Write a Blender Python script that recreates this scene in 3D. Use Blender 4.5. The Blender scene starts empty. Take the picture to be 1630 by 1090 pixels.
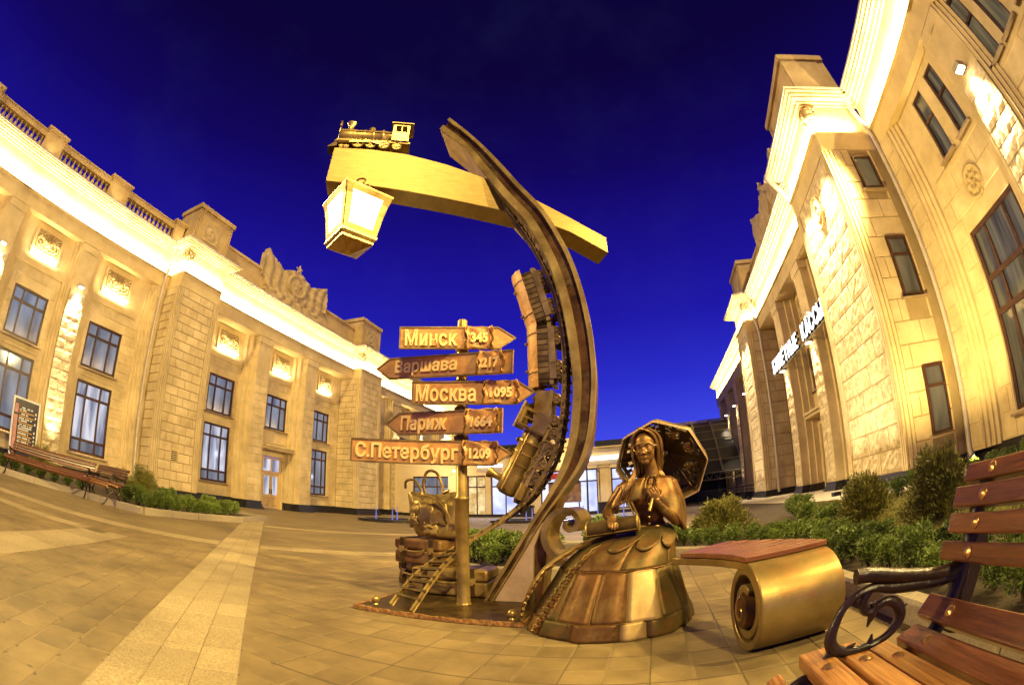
import bpy, bmesh, math, random
from mathutils import Vector, Matrix, noise as mnoise
import numpy as np
R = math.radians
rnd = random.Random(7)
sc = bpy.context.scene
COL = sc.collection

# ---------------------------------------------------------------- camera, sky, key light, exposure
EYE = Vector((0, 0, 0.85))
def camera():
    pitch, roll, yaw = R(19.587), R(-1.2), R(15.947)
    up = Vector((math.sin(roll)*math.cos(pitch), math.cos(roll)*math.cos(pitch), -math.sin(pitch)))
    F = Vector((0, 0, -1)) + up*up.z
    F.normalize()
    rt = F.cross(up)
    Y = F*math.cos(yaw) + rt*math.sin(yaw)
    X = Y.cross(up)
    cd = bpy.data.cameras.new('camera')
    cd.type = 'PANO'
    cd.panorama_type = 'FISHEYE_EQUISOLID'
    cd.sensor_width = 36.0
    cd.fisheye_lens = 765.68/1630*36.0
    cd.fisheye_fov = math.pi
    cd.clip_start, cd.clip_end = 0.02, 2000
    o = bpy.data.objects.new('camera', cd)
    m = Matrix((X, Y, up)).to_4x4()
    m.translation = EYE
    o.matrix_world = m
    COL.objects.link(o)
    sc.camera = o
camera()

SUN_DIR = Vector((-.34, .69, -.64)).normalized()
WARM = (1.0, .76, .29)
def sky():
    w = bpy.data.worlds.new('World'); sc.world = w; w.use_nodes = True
    nt = w.node_tree; N = nt.nodes; L = nt.links; N.clear()
    tc = N.new('ShaderNodeTexCoord'); sx = N.new('ShaderNodeSeparateXYZ'); L.new(tc.outputs['Generated'], sx.inputs[0])
    rp = N.new('ShaderNodeValToRGB'); L.new(sx.outputs['Z'], rp.inputs[0])
    cr = rp.color_ramp
    pts = [(0.0, (.085, .11, .88)), (.13, (.052, .068, .80)), (.24, (.025, .028, .60)), (.36, (.014, .010, .40)), (.50, (.010, .005, .25)), (.64, (.006, .002, .105)), (.78, (.004, .0015, .042)), (1.0, (.003, .0015, .03))]
    while len(cr.elements) < len(pts): cr.elements.new(.5)
    for e, (p, c) in zip(cr.elements, pts): e.position = p; e.color = (*c, 1)
    nz = N.new('ShaderNodeTexNoise'); nz.inputs['Scale'].default_value = 3.2; nz.inputs['Detail'].default_value = 5; nz.inputs['Roughness'].default_value = .62
    L.new(tc.outputs['Generated'], nz.inputs['Vector'])
    r2 = N.new('ShaderNodeValToRGB'); r2.color_ramp.elements[0].position = .50; r2.color_ramp.elements[1].position = .78
    r2.color_ramp.elements[0].color = (0, 0, 0, 1); r2.color_ramp.elements[1].color = (.035, .05, .13, 1)
    L.new(nz.outputs['Fac'], r2.inputs[0])
    ad = N.new('ShaderNodeMix'); ad.data_type = 'RGBA'; ad.blend_type = 'ADD'; ad.inputs['Factor'].default_value = .09
    L.new(rp.outputs[0], ad.inputs['A']); L.new(r2.outputs[0], ad.inputs['B'])
    bg = N.new('ShaderNodeBackground'); bg.inputs['Strength'].default_value = 1.0
    L.new(ad.outputs['Result'], bg.inputs['Color'])
    out = N.new('ShaderNodeOutputWorld'); L.new(bg.outputs[0], out.inputs[0])
sky()
def sun():
    d = bpy.data.lights.new('plaza_key_sun', 'SUN'); d.energy = 3.5; d.color = WARM; d.angle = R(1.6)  # directional sun added as key light in place of unseen plaza lamps
    o = bpy.data.objects.new('plaza_key_sun', d); COL.objects.link(o)
    o.rotation_euler = SUN_DIR.to_track_quat('-Z', 'Y').to_euler()
sun()
sc.view_settings.view_transform = 'Standard'
sc.view_settings.look = 'None'
sc.view_settings.exposure = 0.0
sc.view_settings.gamma = 1.0
sc.view_settings.use_curve_mapping = False
sc.render.engine = 'CYCLES'
sc.cycles.use_denoising = True
sc.cycles.max_bounces = 6
sc.cycles.diffuse_bounces = 3
sc.cycles.glossy_bounces = 3
sc.cycles.sample_clamp_indirect = 6.0
sc.cycles.use_adaptive_sampling = True

# ---------------------------------------------------------------- materials
MAT = {}
def mat(name, a, b=None, rough=.6, metal=0.0, scale=4.0, detail=5.0, bump=0.0, bscale=None, lo=.35, hi=.65, rvar=0.0, spec=.4, grain=None, coat=0.0, vary=.0, streak=None, patch=0.0):
    m = bpy.data.materials.new(name); m.use_nodes = True
    nt = m.node_tree; N = nt.nodes; L = nt.links
    bs = N['Principled BSDF']
    b = b or tuple(x*.72 for x in a)
    tc = N.new('ShaderNodeTexCoord'); mp = N.new('ShaderNodeMapping')
    L.new(tc.outputs['Object'], mp.inputs['Vector'])
    if grain: mp.inputs['Scale'].default_value = grain
    oi = N.new('ShaderNodeObjectInfo')
    mw = N.new('ShaderNodeMath'); mw.operation = 'MULTIPLY'; mw.inputs[1].default_value = 37.0; L.new(oi.outputs['Random'], mw.inputs[0])
    nz = N.new('ShaderNodeTexNoise'); nz.noise_dimensions = '4D'
    nz.inputs['Scale'].default_value = scale; nz.inputs['Detail'].default_value = detail; nz.inputs['Roughness'].default_value = .62
    L.new(mp.outputs[0], nz.inputs['Vector']); L.new(mw.outputs[0], nz.inputs['W'])
    rp = N.new('ShaderNodeValToRGB'); e = rp.color_ramp.elements
    e[0].position, e[1].position = lo, hi; e[0].color = (*b, 1); e[1].color = (*a, 1)
    L.new(nz.outputs['Fac'], rp.inputs[0])
    src = rp.outputs[0]
    if streak:
        n2 = N.new('ShaderNodeTexNoise'); n2.inputs['Scale'].default_value = streak[1]; n2.inputs['Detail'].default_value = 6; n2.inputs['Roughness'].default_value = .7
        L.new(tc.outputs['Object'], n2.inputs['Vector'])
        r3 = N.new('ShaderNodeValToRGB'); r3.color_ramp.elements[0].position = .52; r3.color_ramp.elements[1].position = .66
        L.new(n2.outputs['Fac'], r3.inputs[0])
        mx0 = N.new('ShaderNodeMix'); mx0.data_type = 'RGBA'; L.new(r3.outputs[0], mx0.inputs['Factor']); L.new(src, mx0.inputs['A']); mx0.inputs['B'].default_value = (*streak[0], 1)
        src = mx0.outputs['Result']
    if vary:
        mr = N.new('ShaderNodeMapRange'); mr.inputs['To Min'].default_value = 1-vary; mr.inputs['To Max'].default_value = 1+vary
        L.new(oi.outputs['Random'], mr.inputs['Value'])
        mx = N.new('ShaderNodeMix'); mx.data_type = 'RGBA'; mx.blend_type = 'MULTIPLY'; mx.inputs['Factor'].default_value = 1
        cb = N.new('ShaderNodeCombineColor')
        for i in range(3): L.new(mr.outputs[0], cb.inputs[i])
        L.new(src, mx.inputs['A']); L.new(cb.outputs[0], mx.inputs['B']); src = mx.outputs['Result']
    if patch:
        ge = N.new('ShaderNodeNewGeometry'); np_ = N.new('ShaderNodeTexNoise'); np_.inputs['Scale'].default_value = .9; np_.inputs['Detail'].default_value = 7; np_.inputs['Roughness'].default_value = .65
        L.new(ge.outputs['Position'], np_.inputs['Vector'])
        rq = N.new('ShaderNodeValToRGB'); rq.color_ramp.elements[0].position = .34; rq.color_ramp.elements[1].position = .62
        k0 = 1-patch; rq.color_ramp.elements[0].color = (k0, k0*.97, k0*.92, 1); rq.color_ramp.elements[1].color = (1.06, 1.06, 1.06, 1)
        L.new(np_.outputs['Fac'], rq.inputs[0])
        mq = N.new('ShaderNodeMix'); mq.data_type = 'RGBA'; mq.blend_type = 'MULTIPLY'; mq.inputs['Factor'].default_value = 1
        L.new(src, mq.inputs['A']); L.new(rq.outputs[0], mq.inputs['B']); src = mq.outputs['Result']
    L.new(src, bs.inputs['Base Color'])
    bs.inputs['Roughness'].default_value = rough; bs.inputs['Metallic'].default_value = metal
    bs.inputs['Specular IOR Level'].default_value = .12 if metal > .3 else spec
    if coat: bs.inputs['Coat Weight'].default_value = coat; bs.inputs['Coat Roughness'].default_value = .15
    if rvar:
        mr = N.new('ShaderNodeMapRange'); mr.inputs['To Min'].default_value = rough-rvar; mr.inputs['To Max'].default_value = rough+rvar
        L.new(nz.outputs['Fac'], mr.inputs['Value']); L.new(mr.outputs[0], bs.inputs['Roughness'])
    if bump:
        nb = N.new('ShaderNodeTexNoise'); nb.inputs['Scale'].default_value = bscale or scale*4; nb.inputs['Detail'].default_value = 6
        L.new(mp.outputs[0], nb.inputs['Vector'])
        bp = N.new('ShaderNodeBump'); bp.inputs['Strength'].default_value = bump; bp.inputs['Distance'].default_value = .005 if metal > .3 else .02
        L.new(nb.outputs['Fac'], bp.inputs['Height']); L.new(bp.outputs[0], bs.inputs['Normal'])
    MAT[name] = m
    return m
def emit(name, col, strength, a=None, scale=3.0, glossy=False, stretch=None):
    m = bpy.data.materials.new(name); m.use_nodes = True
    nt = m.node_tree; N = nt.nodes; L = nt.links
    bs = N['Principled BSDF']
    bs.inputs['Base Color'].default_value = (.02, .022, .03, 1); bs.inputs['Roughness'].default_value = .08 if glossy else .5
    if a:
        tc = N.new('ShaderNodeTexCoord'); nz = N.new('ShaderNodeTexNoise'); nz.noise_dimensions = '4D'
        oi = N.new('ShaderNodeObjectInfo'); mw = N.new('ShaderNodeMath'); mw.operation = 'MULTIPLY'; mw.inputs[1].default_value = 53.0
        L.new(oi.outputs['Random'], mw.inputs[0]); L.new(mw.outputs[0], nz.inputs['W'])
        nz.inputs['Scale'].default_value = scale; nz.inputs['Detail'].default_value = 2
        mp = N.new('ShaderNodeMapping'); mp.inputs['Scale'].default_value = stretch or (1, 1, 1); L.new(tc.outputs['Object'], mp.inputs['Vector']); L.new(mp.outputs[0], nz.inputs['Vector'])
        rp = N.new('ShaderNodeValToRGB'); e = rp.color_ramp.elements; e[0].position = .38; e[1].position = .64
        e[0].color = (*a, 1); e[1].color = (*col, 1)
        L.new(nz.outputs['Fac'], rp.inputs[0]); L.new(rp.outputs[0], bs.inputs['Emission Color'])
    else:
        bs.inputs['Emission Color'].default_value = (*col, 1)
    bs.inputs['Emission Strength'].default_value = strength
    MAT[name] = m
mat('stucco', (.66, .505, .265), (.58, .44, .215), rough=.8, patch=.22, scale=.9, bump=.10, bscale=30, vary=.05)
mat('shaded_mortar', (.36, .26, .115), (.30, .21, .09), rough=.9, scale=2)  # mortar tone darkened to paint in the shade of the block joints
mat('ashlar', (.69, .53, .285), (.56, .42, .205), rough=.8, patch=.25, scale=1.3, bump=.15, bscale=26, vary=.07)
mat('rough_stone', (.66, .53, .32), (.36, .25, .11), rough=.9, scale=5, bump=1.0, bscale=13, vary=.08, lo=.3, hi=.6)
mat('trim', (.64, .49, .235), (.56, .41, .185), rough=.75, patch=.15, scale=1.2, bump=.08, bscale=30)
mat('parapet', (.58, .41, .175), (.44, .30, .12), rough=.85, patch=.25, scale=.7, bump=.1, bscale=20)
mat('relief', (.55, .40, .19), (.38, .27, .11), rough=.8, scale=2.5, bump=.15, bscale=18)
mat('plinth_stone', (.030, .024, .022), (.014, .012, .012), rough=.32, scale=9, bump=.15, bscale=18)
mat('gutter_metal', (.50, .42, .33), (.40, .33, .25), rough=.45, metal=.15, scale=3)
mat('window_wood', (.055, .019, .010), (.035, .012, .007), rough=.4, scale=6)
mat('window_ledge', (.34, .24, .13), rough=.5, scale=3)
mat('dark_steel', (.03, .03, .035), rough=.4, metal=.6)
mat('canopy_steel', (.26, .215, .14), rough=.5, metal=.2)
mat('pale_steel', (.52, .44, .28), rough=.5, metal=.3)
emit('glass_reflect_glow', (.38, .41, .50), .72, (.12, .14, .20), .8, True, (1, 1.6, .5))  # streaked glow painted into the panes in place of reflections
emit('glass_bright', (.85, .85, .96), .85, (.17, .20, .34), 1.2, True, (1, 2.2, .35))
emit('glass_dim', (.20, .15, .065), .9, (.035, .026, .013), 1.3, True, (1, 3, .35))
emit('glass_glow', (1.0, .78, .38), 1.1, (.6, .35, .10), 2.0, True)
emit('shop_glass', (.78, .82, 1.0), 1.6, (.28, .32, .62), .5, True)
emit('shop_white', (.85, .88, 1.0), 1.6)
emit('sign_white', (.95, .95, 1.0), 3.0)
emit('led', (1.0, .86, .55), 14.0)
emit('bulb', (1.0, .88, .62), 30.0)
emit('lantern_glass', (1.0, .90, .66), 26.0)
emit('fountain_glow', (.25, .28, 1.0), .55)
mat('bronze', (.40, .262, .084), (.12, .075, .024), rough=.36, metal=.5, scale=5, bump=.14, bscale=45, rvar=.10, vary=.05, lo=.32, hi=.68)
mat('bronze_bright', (.54, .36, .122), (.24, .152, .048), rough=.34, metal=.66, scale=6, bump=.10, bscale=60, rvar=.08)
mat('bronze_dark', (.11, .068, .022), (.040, .024, .009), rough=.42, metal=.45, scale=7, bump=.12, bscale=40)
mat('bronze_olive', (.43, .295, .094), (.17, .112, .036), rough=.38, metal=.42, scale=4, bump=.12, bscale=50, rvar=.08, streak=((.22, .13, .04), 2.2))
mat('drum_bronze', (.33, .225, .072), (.16, .105, .034), rough=.32, metal=.55, scale=3, bump=.10, bscale=70, rvar=.08, streak=((.30, .15, .045), 2.5))
mat('bronze_red', (.195, .088, .026), (.055, .026, .009), rough=.38, metal=.5, scale=6, bump=.10, bscale=40, rvar=.08, streak=((.24, .16, .05), 3.0))
mat('face_bronze', (.29, .150, .050), (.15, .075, .025), rough=.42, metal=.45, scale=8, bump=.06, bscale=60)
mat('hair_bronze', (.27, .140, .046), (.085, .042, .014), rough=.36, metal=.55, scale=14, bump=.1, bscale=60)
mat('skirt_brown', (.16, .075, .024), (.048, .023, .009), rough=.46, metal=.4, scale=3, bump=.15, bscale=40, lo=.36, hi=.64, streak=((.19, .115, .038), 3.0))
mat('skirt_olive', (.125, .085, .026), (.045, .030, .011), rough=.46, metal=.4, scale=3.5, bump=.15, bscale=40, streak=((.16, .075, .022), 3.0))
mat('skirt_pale', (.50, .34, .145), (.33, .215, .085), rough=.5, metal=.35, scale=5, bump=.15, bscale=50)
mat('bronze_pale', (.70, .50, .31), (.50, .33, .17), rough=.5, metal=.2, scale=4, bump=.15, bscale=30)
mat('brushed', (.25, .168, .052), (.19, .125, .038), rough=.40, metal=.55, scale=8, grain=(1, 1, 9), bump=.08, bscale=8)
mat('case_brown', (.25, .125, .042), (.10, .048, .017), rough=.42, metal=.45, scale=5, bump=.2, bscale=20, streak=((.30, .18, .06), 3.0))
mat('copper', (.58, .285, .080), (.34, .155, .040), rough=.45, metal=.22, scale=7, bump=.3, bscale=16, rvar=.1, streak=((.42, .24, .07), 5.0))
mat('gold_letter', (1.0, .72, .26), (.88, .58, .18), rough=.38, metal=.35, scale=12)
mat('rust', (.42, .20, .05), (.14, .06, .02), rough=.8, scale=26, bump=.9, bscale=40)
mat('wood_seat', (.24, .085, .028), (.12, .038, .012), rough=.36, scale=3.5, grain=(2.0, 26, 26), bump=.12, bscale=6, coat=.3, vary=.14)
mat('wood', (.17, .058, .021), (.075, .022, .009), rough=.34, scale=3.5, grain=(26, 2.0, 26), bump=.12, bscale=6, coat=.35, vary=.14)
mat('wood_worn', (.44, .20, .055), (.20, .075, .02), rough=.42, scale=3.0, grain=(34, 1.2, 34), bump=.25, bscale=5, coat=.2, vary=.12)
mat('cast_iron', (.028, .012, .010), (.012, .007, .007), rough=.34, metal=0.0, scale=9, bump=.15, bscale=60, spec=.35)
mat('bolt_metal', (.55, .30, .12), rough=.3, metal=.8)
mat('tile', (.285, .200, .088), (.165, .113, .047), rough=.62, patch=.42, scale=2.6, bump=.10, bscale=60, vary=.10, rvar=.06)
mat('joint_sand', (.085, .056, .023), (.045, .03, .012), rough=.95, scale=14)
mat('granite', (.50, .385, .205), (.25, .182, .088), rough=.58, patch=.3, scale=90, detail=3, bump=.10, bscale=120, vary=.12)
mat('kerb_stone', (.36, .29, .19), (.22, .17, .11), rough=.6, scale=60, bump=.1, bscale=90, vary=.08)
mat('soil', (.075, .05, .024), (.03, .02, .01), rough=.95, scale=9, bump=.8, bscale=22)
mat('apron', (.42, .36, .25), (.35, .29, .19), rough=.8, scale=2, bump=.06, bscale=40)
mat('hedge_leaf', (.19, .24, .036), (.060, .095, .014), rough=.42, scale=18, vary=.25)
mat('thuja_leaf', (.24, .215, .036), (.105, .095, .017), rough=.5, scale=9, vary=.15)
mat('grass_blade', (.22, .20, .036), (.13, .12, .020), rough=.6, scale=5)
mat('lawn', (.16, .145, .028), (.09, .085, .017), rough=.9, scale=20, bump=.6, bscale=60)
mat('bark', (.09, .055, .03), rough=.9, scale=20)
mat('info_board', (.020, .010, .030), (.014, .008, .022), rough=.3, scale=2)
mat('board_pink', (.60, .26, .24), rough=.5)
mat('white_print', (.82, .80, .76), rough=.5)
mat('orange_print', (.66, .36, .09), rough=.5)
mat('door_cream', (.62, .42, .17), (.55, .36, .14), rough=.55)
mat('roof_dark', (.012, .012, .018), rough=.6)
mat('shop_wall', (.60, .46, .26), (.54, .40, .22), rough=.8, scale=1.0, bump=.08, bscale=20)
mat('poster_dark', (.05, .035, .05), (.30, .16, .07), rough=.4, scale=2.5)
mat('red_print', (.40, .03, .04), rough=.5)

# the plaza sheet: small square setts drawn in colour only where they are too far to pick apart
def plaza_mat():
    m = bpy.data.materials.new('plaza_ground'); m.use_nodes = True
    nt = m.node_tree; N = nt.nodes; L = nt.links; bs = N['Principled BSDF']
    tc = N.new('ShaderNodeTexCoord')
    br = N.new('ShaderNodeTexBrick'); br.offset = 0.0; br.inputs['Scale'].default_value = 1.0
    br.inputs['Brick Width'].default_value = .41; br.inputs['Row Height'].default_value = .41; br.inputs['Mortar Size'].default_value = .010
    br.inputs['Color1'].default_value = (.225, .158, .070, 1); br.inputs['Color2'].default_value = (.19, .132, .057, 1); br.inputs['Mortar'].default_value = (.10, .066, .028, 1)
    L.new(tc.outputs['Object'], br.inputs['Vector'])
    nz = N.new('ShaderNodeTexNoise'); nz.inputs['Scale'].default_value = .8; nz.inputs['Detail'].default_value = 6; L.new(tc.outputs['Object'], nz.inputs['Vector'])
    rp = N.new('ShaderNodeValToRGB'); rp.color_ramp.elements[0].color = (.72, .72, .72, 1); rp.color_ramp.elements[1].color = (1.12, 1.12, 1.12, 1)
    rp.color_ramp.elements[0].position = .35; rp.color_ramp.elements[1].position = .65
    L.new(nz.outputs['Fac'], rp.inputs[0])
    mx = N.new('ShaderNodeMix'); mx.data_type = 'RGBA'; mx.blend_type = 'MULTIPLY'; mx.inputs['Factor'].default_value = 1
    L.new(br.outputs['Color'], mx.inputs['A']); L.new(rp.outputs[0], mx.inputs['B']); L.new(mx.outputs['Result'], bs.inputs['Base Color'])
    bs.inputs['Roughness'].default_value = .62
    MAT['plaza_ground'] = m
plaza_mat()

# ---------------------------------------------------------------- helpers
ORG = {}
def add(name, me, parent=None, loc=(0, 0, 0), M=None, world=True):
    """Link mesh ME as an object. LOC or the matrix M are world coordinates (or the parent's when WORLD is false)."""
    o = bpy.data.objects.new(name, me); COL.objects.link(o)
    off = ORG.get(parent.name, Vector((0, 0, 0))) if (parent is not None and world) else Vector((0, 0, 0))
    if M is not None:
        M = M.copy(); M.translation = M.translation - off; o.matrix_basis = M
    else:
        o.location = Vector(loc) - off
    if parent is not None:
        o.parent = parent
    ORG[o.name] = (Vector(loc) if M is None else (M.translation + off)) if world else Vector((0, 0, 0))
    return o
def thing(name, label, cat, loc=(0, 0, 0), rz=0.0, group=None):
    o = bpy.data.objects.new(name, None); COL.objects.link(o)
    o.location = loc; o.rotation_euler = (0, 0, rz); o.empty_display_size = .2
    ORG[o.name] = Vector(loc)
    return tag(o, label, cat, group)
def tag(o, label=None, cat=None, group=None, kind=None):
    if label: o['label'] = label
    if cat: o['category'] = cat
    if group: o['group'] = group
    if kind: o['kind'] = kind
    return o
def copy_tree(o, parent=None):
    c = o.copy(); COL.objects.link(c)
    if parent is not None: c.parent = parent
    for ch in o.children: copy_tree(ch, c)
    return c

class MB:
    def __init__(s): s.v = []; s.f = []
    def add(s, vs, fs):
        n = len(s.v); s.v += [tuple(x) for x in vs]; s.f += [tuple(i+n for i in f) for f in fs]; return s
    def box(s, a, b):
        (x0, y0, z0), (x1, y1, z1) = a, b
        x0, x1 = min(x0, x1), max(x0, x1); y0, y1 = min(y0, y1), max(y0, y1); z0, z1 = min(z0, z1), max(z0, z1)
        return s.add([(x0, y0, z0), (x1, y0, z0), (x1, y1, z0), (x0, y1, z0), (x0, y0, z1), (x1, y0, z1), (x1, y1, z1), (x0, y1, z1)],
                     [(0, 3, 2, 1), (4, 5, 6, 7), (0, 1, 5, 4), (1, 2, 6, 5), (2, 3, 7, 6), (3, 0, 4, 7)])
    def obox(s, c, ax, ay, az, hx, hy, hz):
        c = Vector(c); ax, ay, az = Vector(ax).normalized()*hx, Vector(ay).normalized()*hy, Vector(az).normalized()*hz
        vs = [c+i*ax+j*ay+k*az for k in (-1, 1) for (i, j) in ((-1, -1), (1, -1), (1, 1), (-1, 1))]
        return s.add(vs, [(0, 3, 2, 1), (4, 5, 6, 7), (0, 1, 5, 4), (1, 2, 6, 5), (2, 3, 7, 6), (3, 0, 4, 7)])
    def prism(s, poly, d0, d1, fr=lambda u, v, d: (u, v, d)):
        n = len(poly)
        vs = [fr(u, v, d0) for u, v in poly] + [fr(u, v, d1) for u, v in poly]
        return s.add(vs, [tuple(range(n-1, -1, -1)), tuple(range(n, 2*n))] + [(i, (i+1) % n, n+(i+1) % n, n+i) for i in range(n)])
    def lathe(s, prof, c=(0, 0, 0), axis='z', n=20, cap=True):
        c = Vector(c); vs = []
        if isinstance(axis, str): az = {'x': Vector((1, 0, 0)), 'y': Vector((0, 1, 0)), 'z': Vector((0, 0, 1))}[axis]
        else: az = Vector(axis).normalized()
        ax = az.orthogonal().normalized(); ay = az.cross(ax)
        for r, h in prof:
            for k in range(n):
                t = 2*math.pi*k/n; vs.append(c + az*h + ax*(r*math.cos(t)) + ay*(r*math.sin(t)))
        fs = []
        for i in range(len(prof)-1):
            for k in range(n):
                fs.append((i*n+k, i*n+(k+1) % n, (i+1)*n+(k+1) % n, (i+1)*n+k))
        if cap: fs += [tuple(range(n-1, -1, -1)), tuple(range((len(prof)-1)*n, len(prof)*n))]
        return s.add(vs, fs)
    def tube(s, pts, r, n=8, closed=False, cap=True, flat=None):
        pts = [Vector(p) for p in pts]; m = len(pts); rs = r if isinstance(r, (list, tuple)) else [r]*m
        vs = []; t0 = None; nrm = None
        for i in range(m):
            a = pts[i-1] if (i > 0 or closed) else pts[i]; b = pts[(i+1) % m] if (i < m-1 or closed) else pts[i]
            t = (b-a).normalized() if (b-a).length > 1e-9 else Vector((0, 0, 1))
            if nrm is None:
                nrm = t.orthogonal().normalized() if flat is None else (Vector(flat) - t*Vector(flat).dot(t)).normalized()
            else:
                q = t0.rotation_difference(t); nrm = (q @ nrm); nrm = (nrm - t*nrm.dot(t)).normalized()
            t0 = t; bn = t.cross(nrm)
            for k in range(n):
                w = 2*math.pi*k/n; vs.append(pts[i] + nrm*(rs[i]*math.cos(w)) + bn*(rs[i]*math.sin(w)))
        fs = []
        for i in range(m if closed else m-1):
            for k in range(n):
                j = (i+1) % m
                fs.append((i*n+k, i*n+(k+1) % n, j*n+(k+1) % n, j*n+k))
        if cap and not closed: fs += [tuple(range(n-1, -1, -1)), tuple(range((m-1)*n, m*n))]
        return s.add(vs, fs)
    def ball(s, c, r, n=12, sc_=(1, 1, 1), M=None):
        c = Vector(c); vs = []; fs = []; m = max(4, n//2)
        for i in range(m+1):
            ph = math.pi*i/m
            for k in range(n):
                t = 2*math.pi*k/n
                p = Vector((r*math.sin(ph)*math.cos(t)*sc_[0], r*math.sin(ph)*math.sin(t)*sc_[1], r*math.cos(ph)*sc_[2]))
                vs.append(c + (M @ p if M else p))
        for i in range(m):
            for k in range(n): fs.append((i*n+k, (i+1)*n+k, (i+1)*n+(k+1) % n, i*n+(k+1) % n))
        return s.add(vs, fs)
    def sweep(s, path, prof, closed_prof=True, cap=True):
        """path: list of (point, axis_u, axis_v); prof: list of (u, v)."""
        n = len(prof); vs = []
        for p, au, av in path:
            for u, v in prof: vs.append(Vector(p) + Vector(au)*u + Vector(av)*v)
        fs = []
        for i in range(len(path)-1):
            for k in range(n if closed_prof else n-1):
                fs.append((i*n+k, i*n+(k+1) % n, (i+1)*n+(k+1) % n, (i+1)*n+k))
        if cap and closed_prof: fs += [tuple(range(n-1, -1, -1)), tuple(range((len(path)-1)*n, len(path)*n))]
        return s.add(vs, fs)
    def mesh(s, name, m, smooth=False, off=(0, 0, 0), fix=True, angle=40):
        me = bpy.data.meshes.new(name)
        ox, oy, oz = off
        me.from_pydata([(x-ox, y-oy, z-oz) for x, y, z in s.v], [], s.f)
        if fix:
            bm = bmesh.new(); bm.from_mesh(me); bmesh.ops.remove_doubles(bm, verts=bm.verts, dist=1e-5); bmesh.ops.recalc_face_normals(bm, faces=bm.faces); bm.to_mesh(me); bm.free()
        me.materials.append(MAT[m] if isinstance(m, str) else m)
        if smooth:
            me.polygons.foreach_set('use_smooth', [True]*len(me.polygons))
            try: me.set_sharp_from_angle(angle=R(angle))
            except Exception: pass
        me.update()
        return me
    def build(s, name, m, parent=None, smooth=False, at=None, world=True, fix=True, angle=40):
        """One object with its origin at AT (default: the middle of its own box), so that object-space grain sits right."""
        if at is None:
            xs, ys, zs = zip(*s.v); at = ((min(xs)+max(xs))/2, (min(ys)+max(ys))/2, (min(zs)+max(zs))/2)
        return add(name, s.mesh(name, m, smooth, at, fix, angle), parent, at, world=world)
def bevel(o, w, seg=2, ang=35):
    b = o.modifiers.new('bevel', 'BEVEL'); b.width = w; b.segments = seg; b.limit_method = 'ANGLE'; b.angle_limit = R(ang); b.harden_normals = False
    return o
def catmull(P, k=8, closed=False):
    P = [Vector(p) for p in P]; n = len(P); out = []
    for i in range(n if closed else n-1):
        p0 = P[i-1] if (i > 0 or closed) else P[0]*2-P[1]; p1 = P[i]; p2 = P[(i+1) % n]
        p3 = P[(i+2) % n] if (i+2 < n or closed) else P[-1]*2-P[-2]
        for j in range(k):
            t = j/k
            out.append(.5*((2*p1)+(p2-p0)*t+(2*p0-5*p1+4*p2-p3)*t*t+(3*p1-p0-3*p2+p3)*t**3))
    if not closed: out.append(P[-1].copy())
    return out
def lamp(name, kind, loc, d, energy, color=WARM, **kw):
    l = bpy.data.lights.new(name, kind); l.energy = energy; l.color = color
    for k, v in kw.items(): setattr(l, k, v)
    o = bpy.data.objects.new(name, l); COL.objects.link(o); o.location = loc
    if d is not None: o.rotation_euler = Vector(d).to_track_quat('-Z', 'Y').to_euler()
    return o
def text_mesh(txt, size, m, depth=.006, bold=0.0, xs=1.0, spacing=1.0):
    c = bpy.data.curves.new('lettering', 'FONT'); c.body = txt; c.size = size; c.extrude = depth; c.offset = bold; c.align_x = 'LEFT'; c.space_character = spacing; c.resolution_u = 3
    o = bpy.data.objects.new('lettering', c); COL.objects.link(o)
    dg = bpy.context.evaluated_depsgraph_get(); dg.update()
    me = bpy.data.meshes.new_from_object(o.evaluated_get(dg)); bpy.data.objects.remove(o)
    me.materials.clear(); me.materials.append(MAT[m])
    co = np.empty(len(me.vertices)*3, dtype=np.float32); me.vertices.foreach_get('co', co); co = co.reshape(-1, 3)
    co[:, 0] -= (co[:, 0].min()+co[:, 0].max())/2; co[:, 1] -= (co[:, 1].min()+co[:, 1].max())/2; co[:, 0] *= xs
    me.vertices.foreach_set('co', co.ravel()); me.update()
    return me, float(co[:, 0].max()-co[:, 0].min()), float(co[:, 1].max()-co[:, 1].min())
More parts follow.
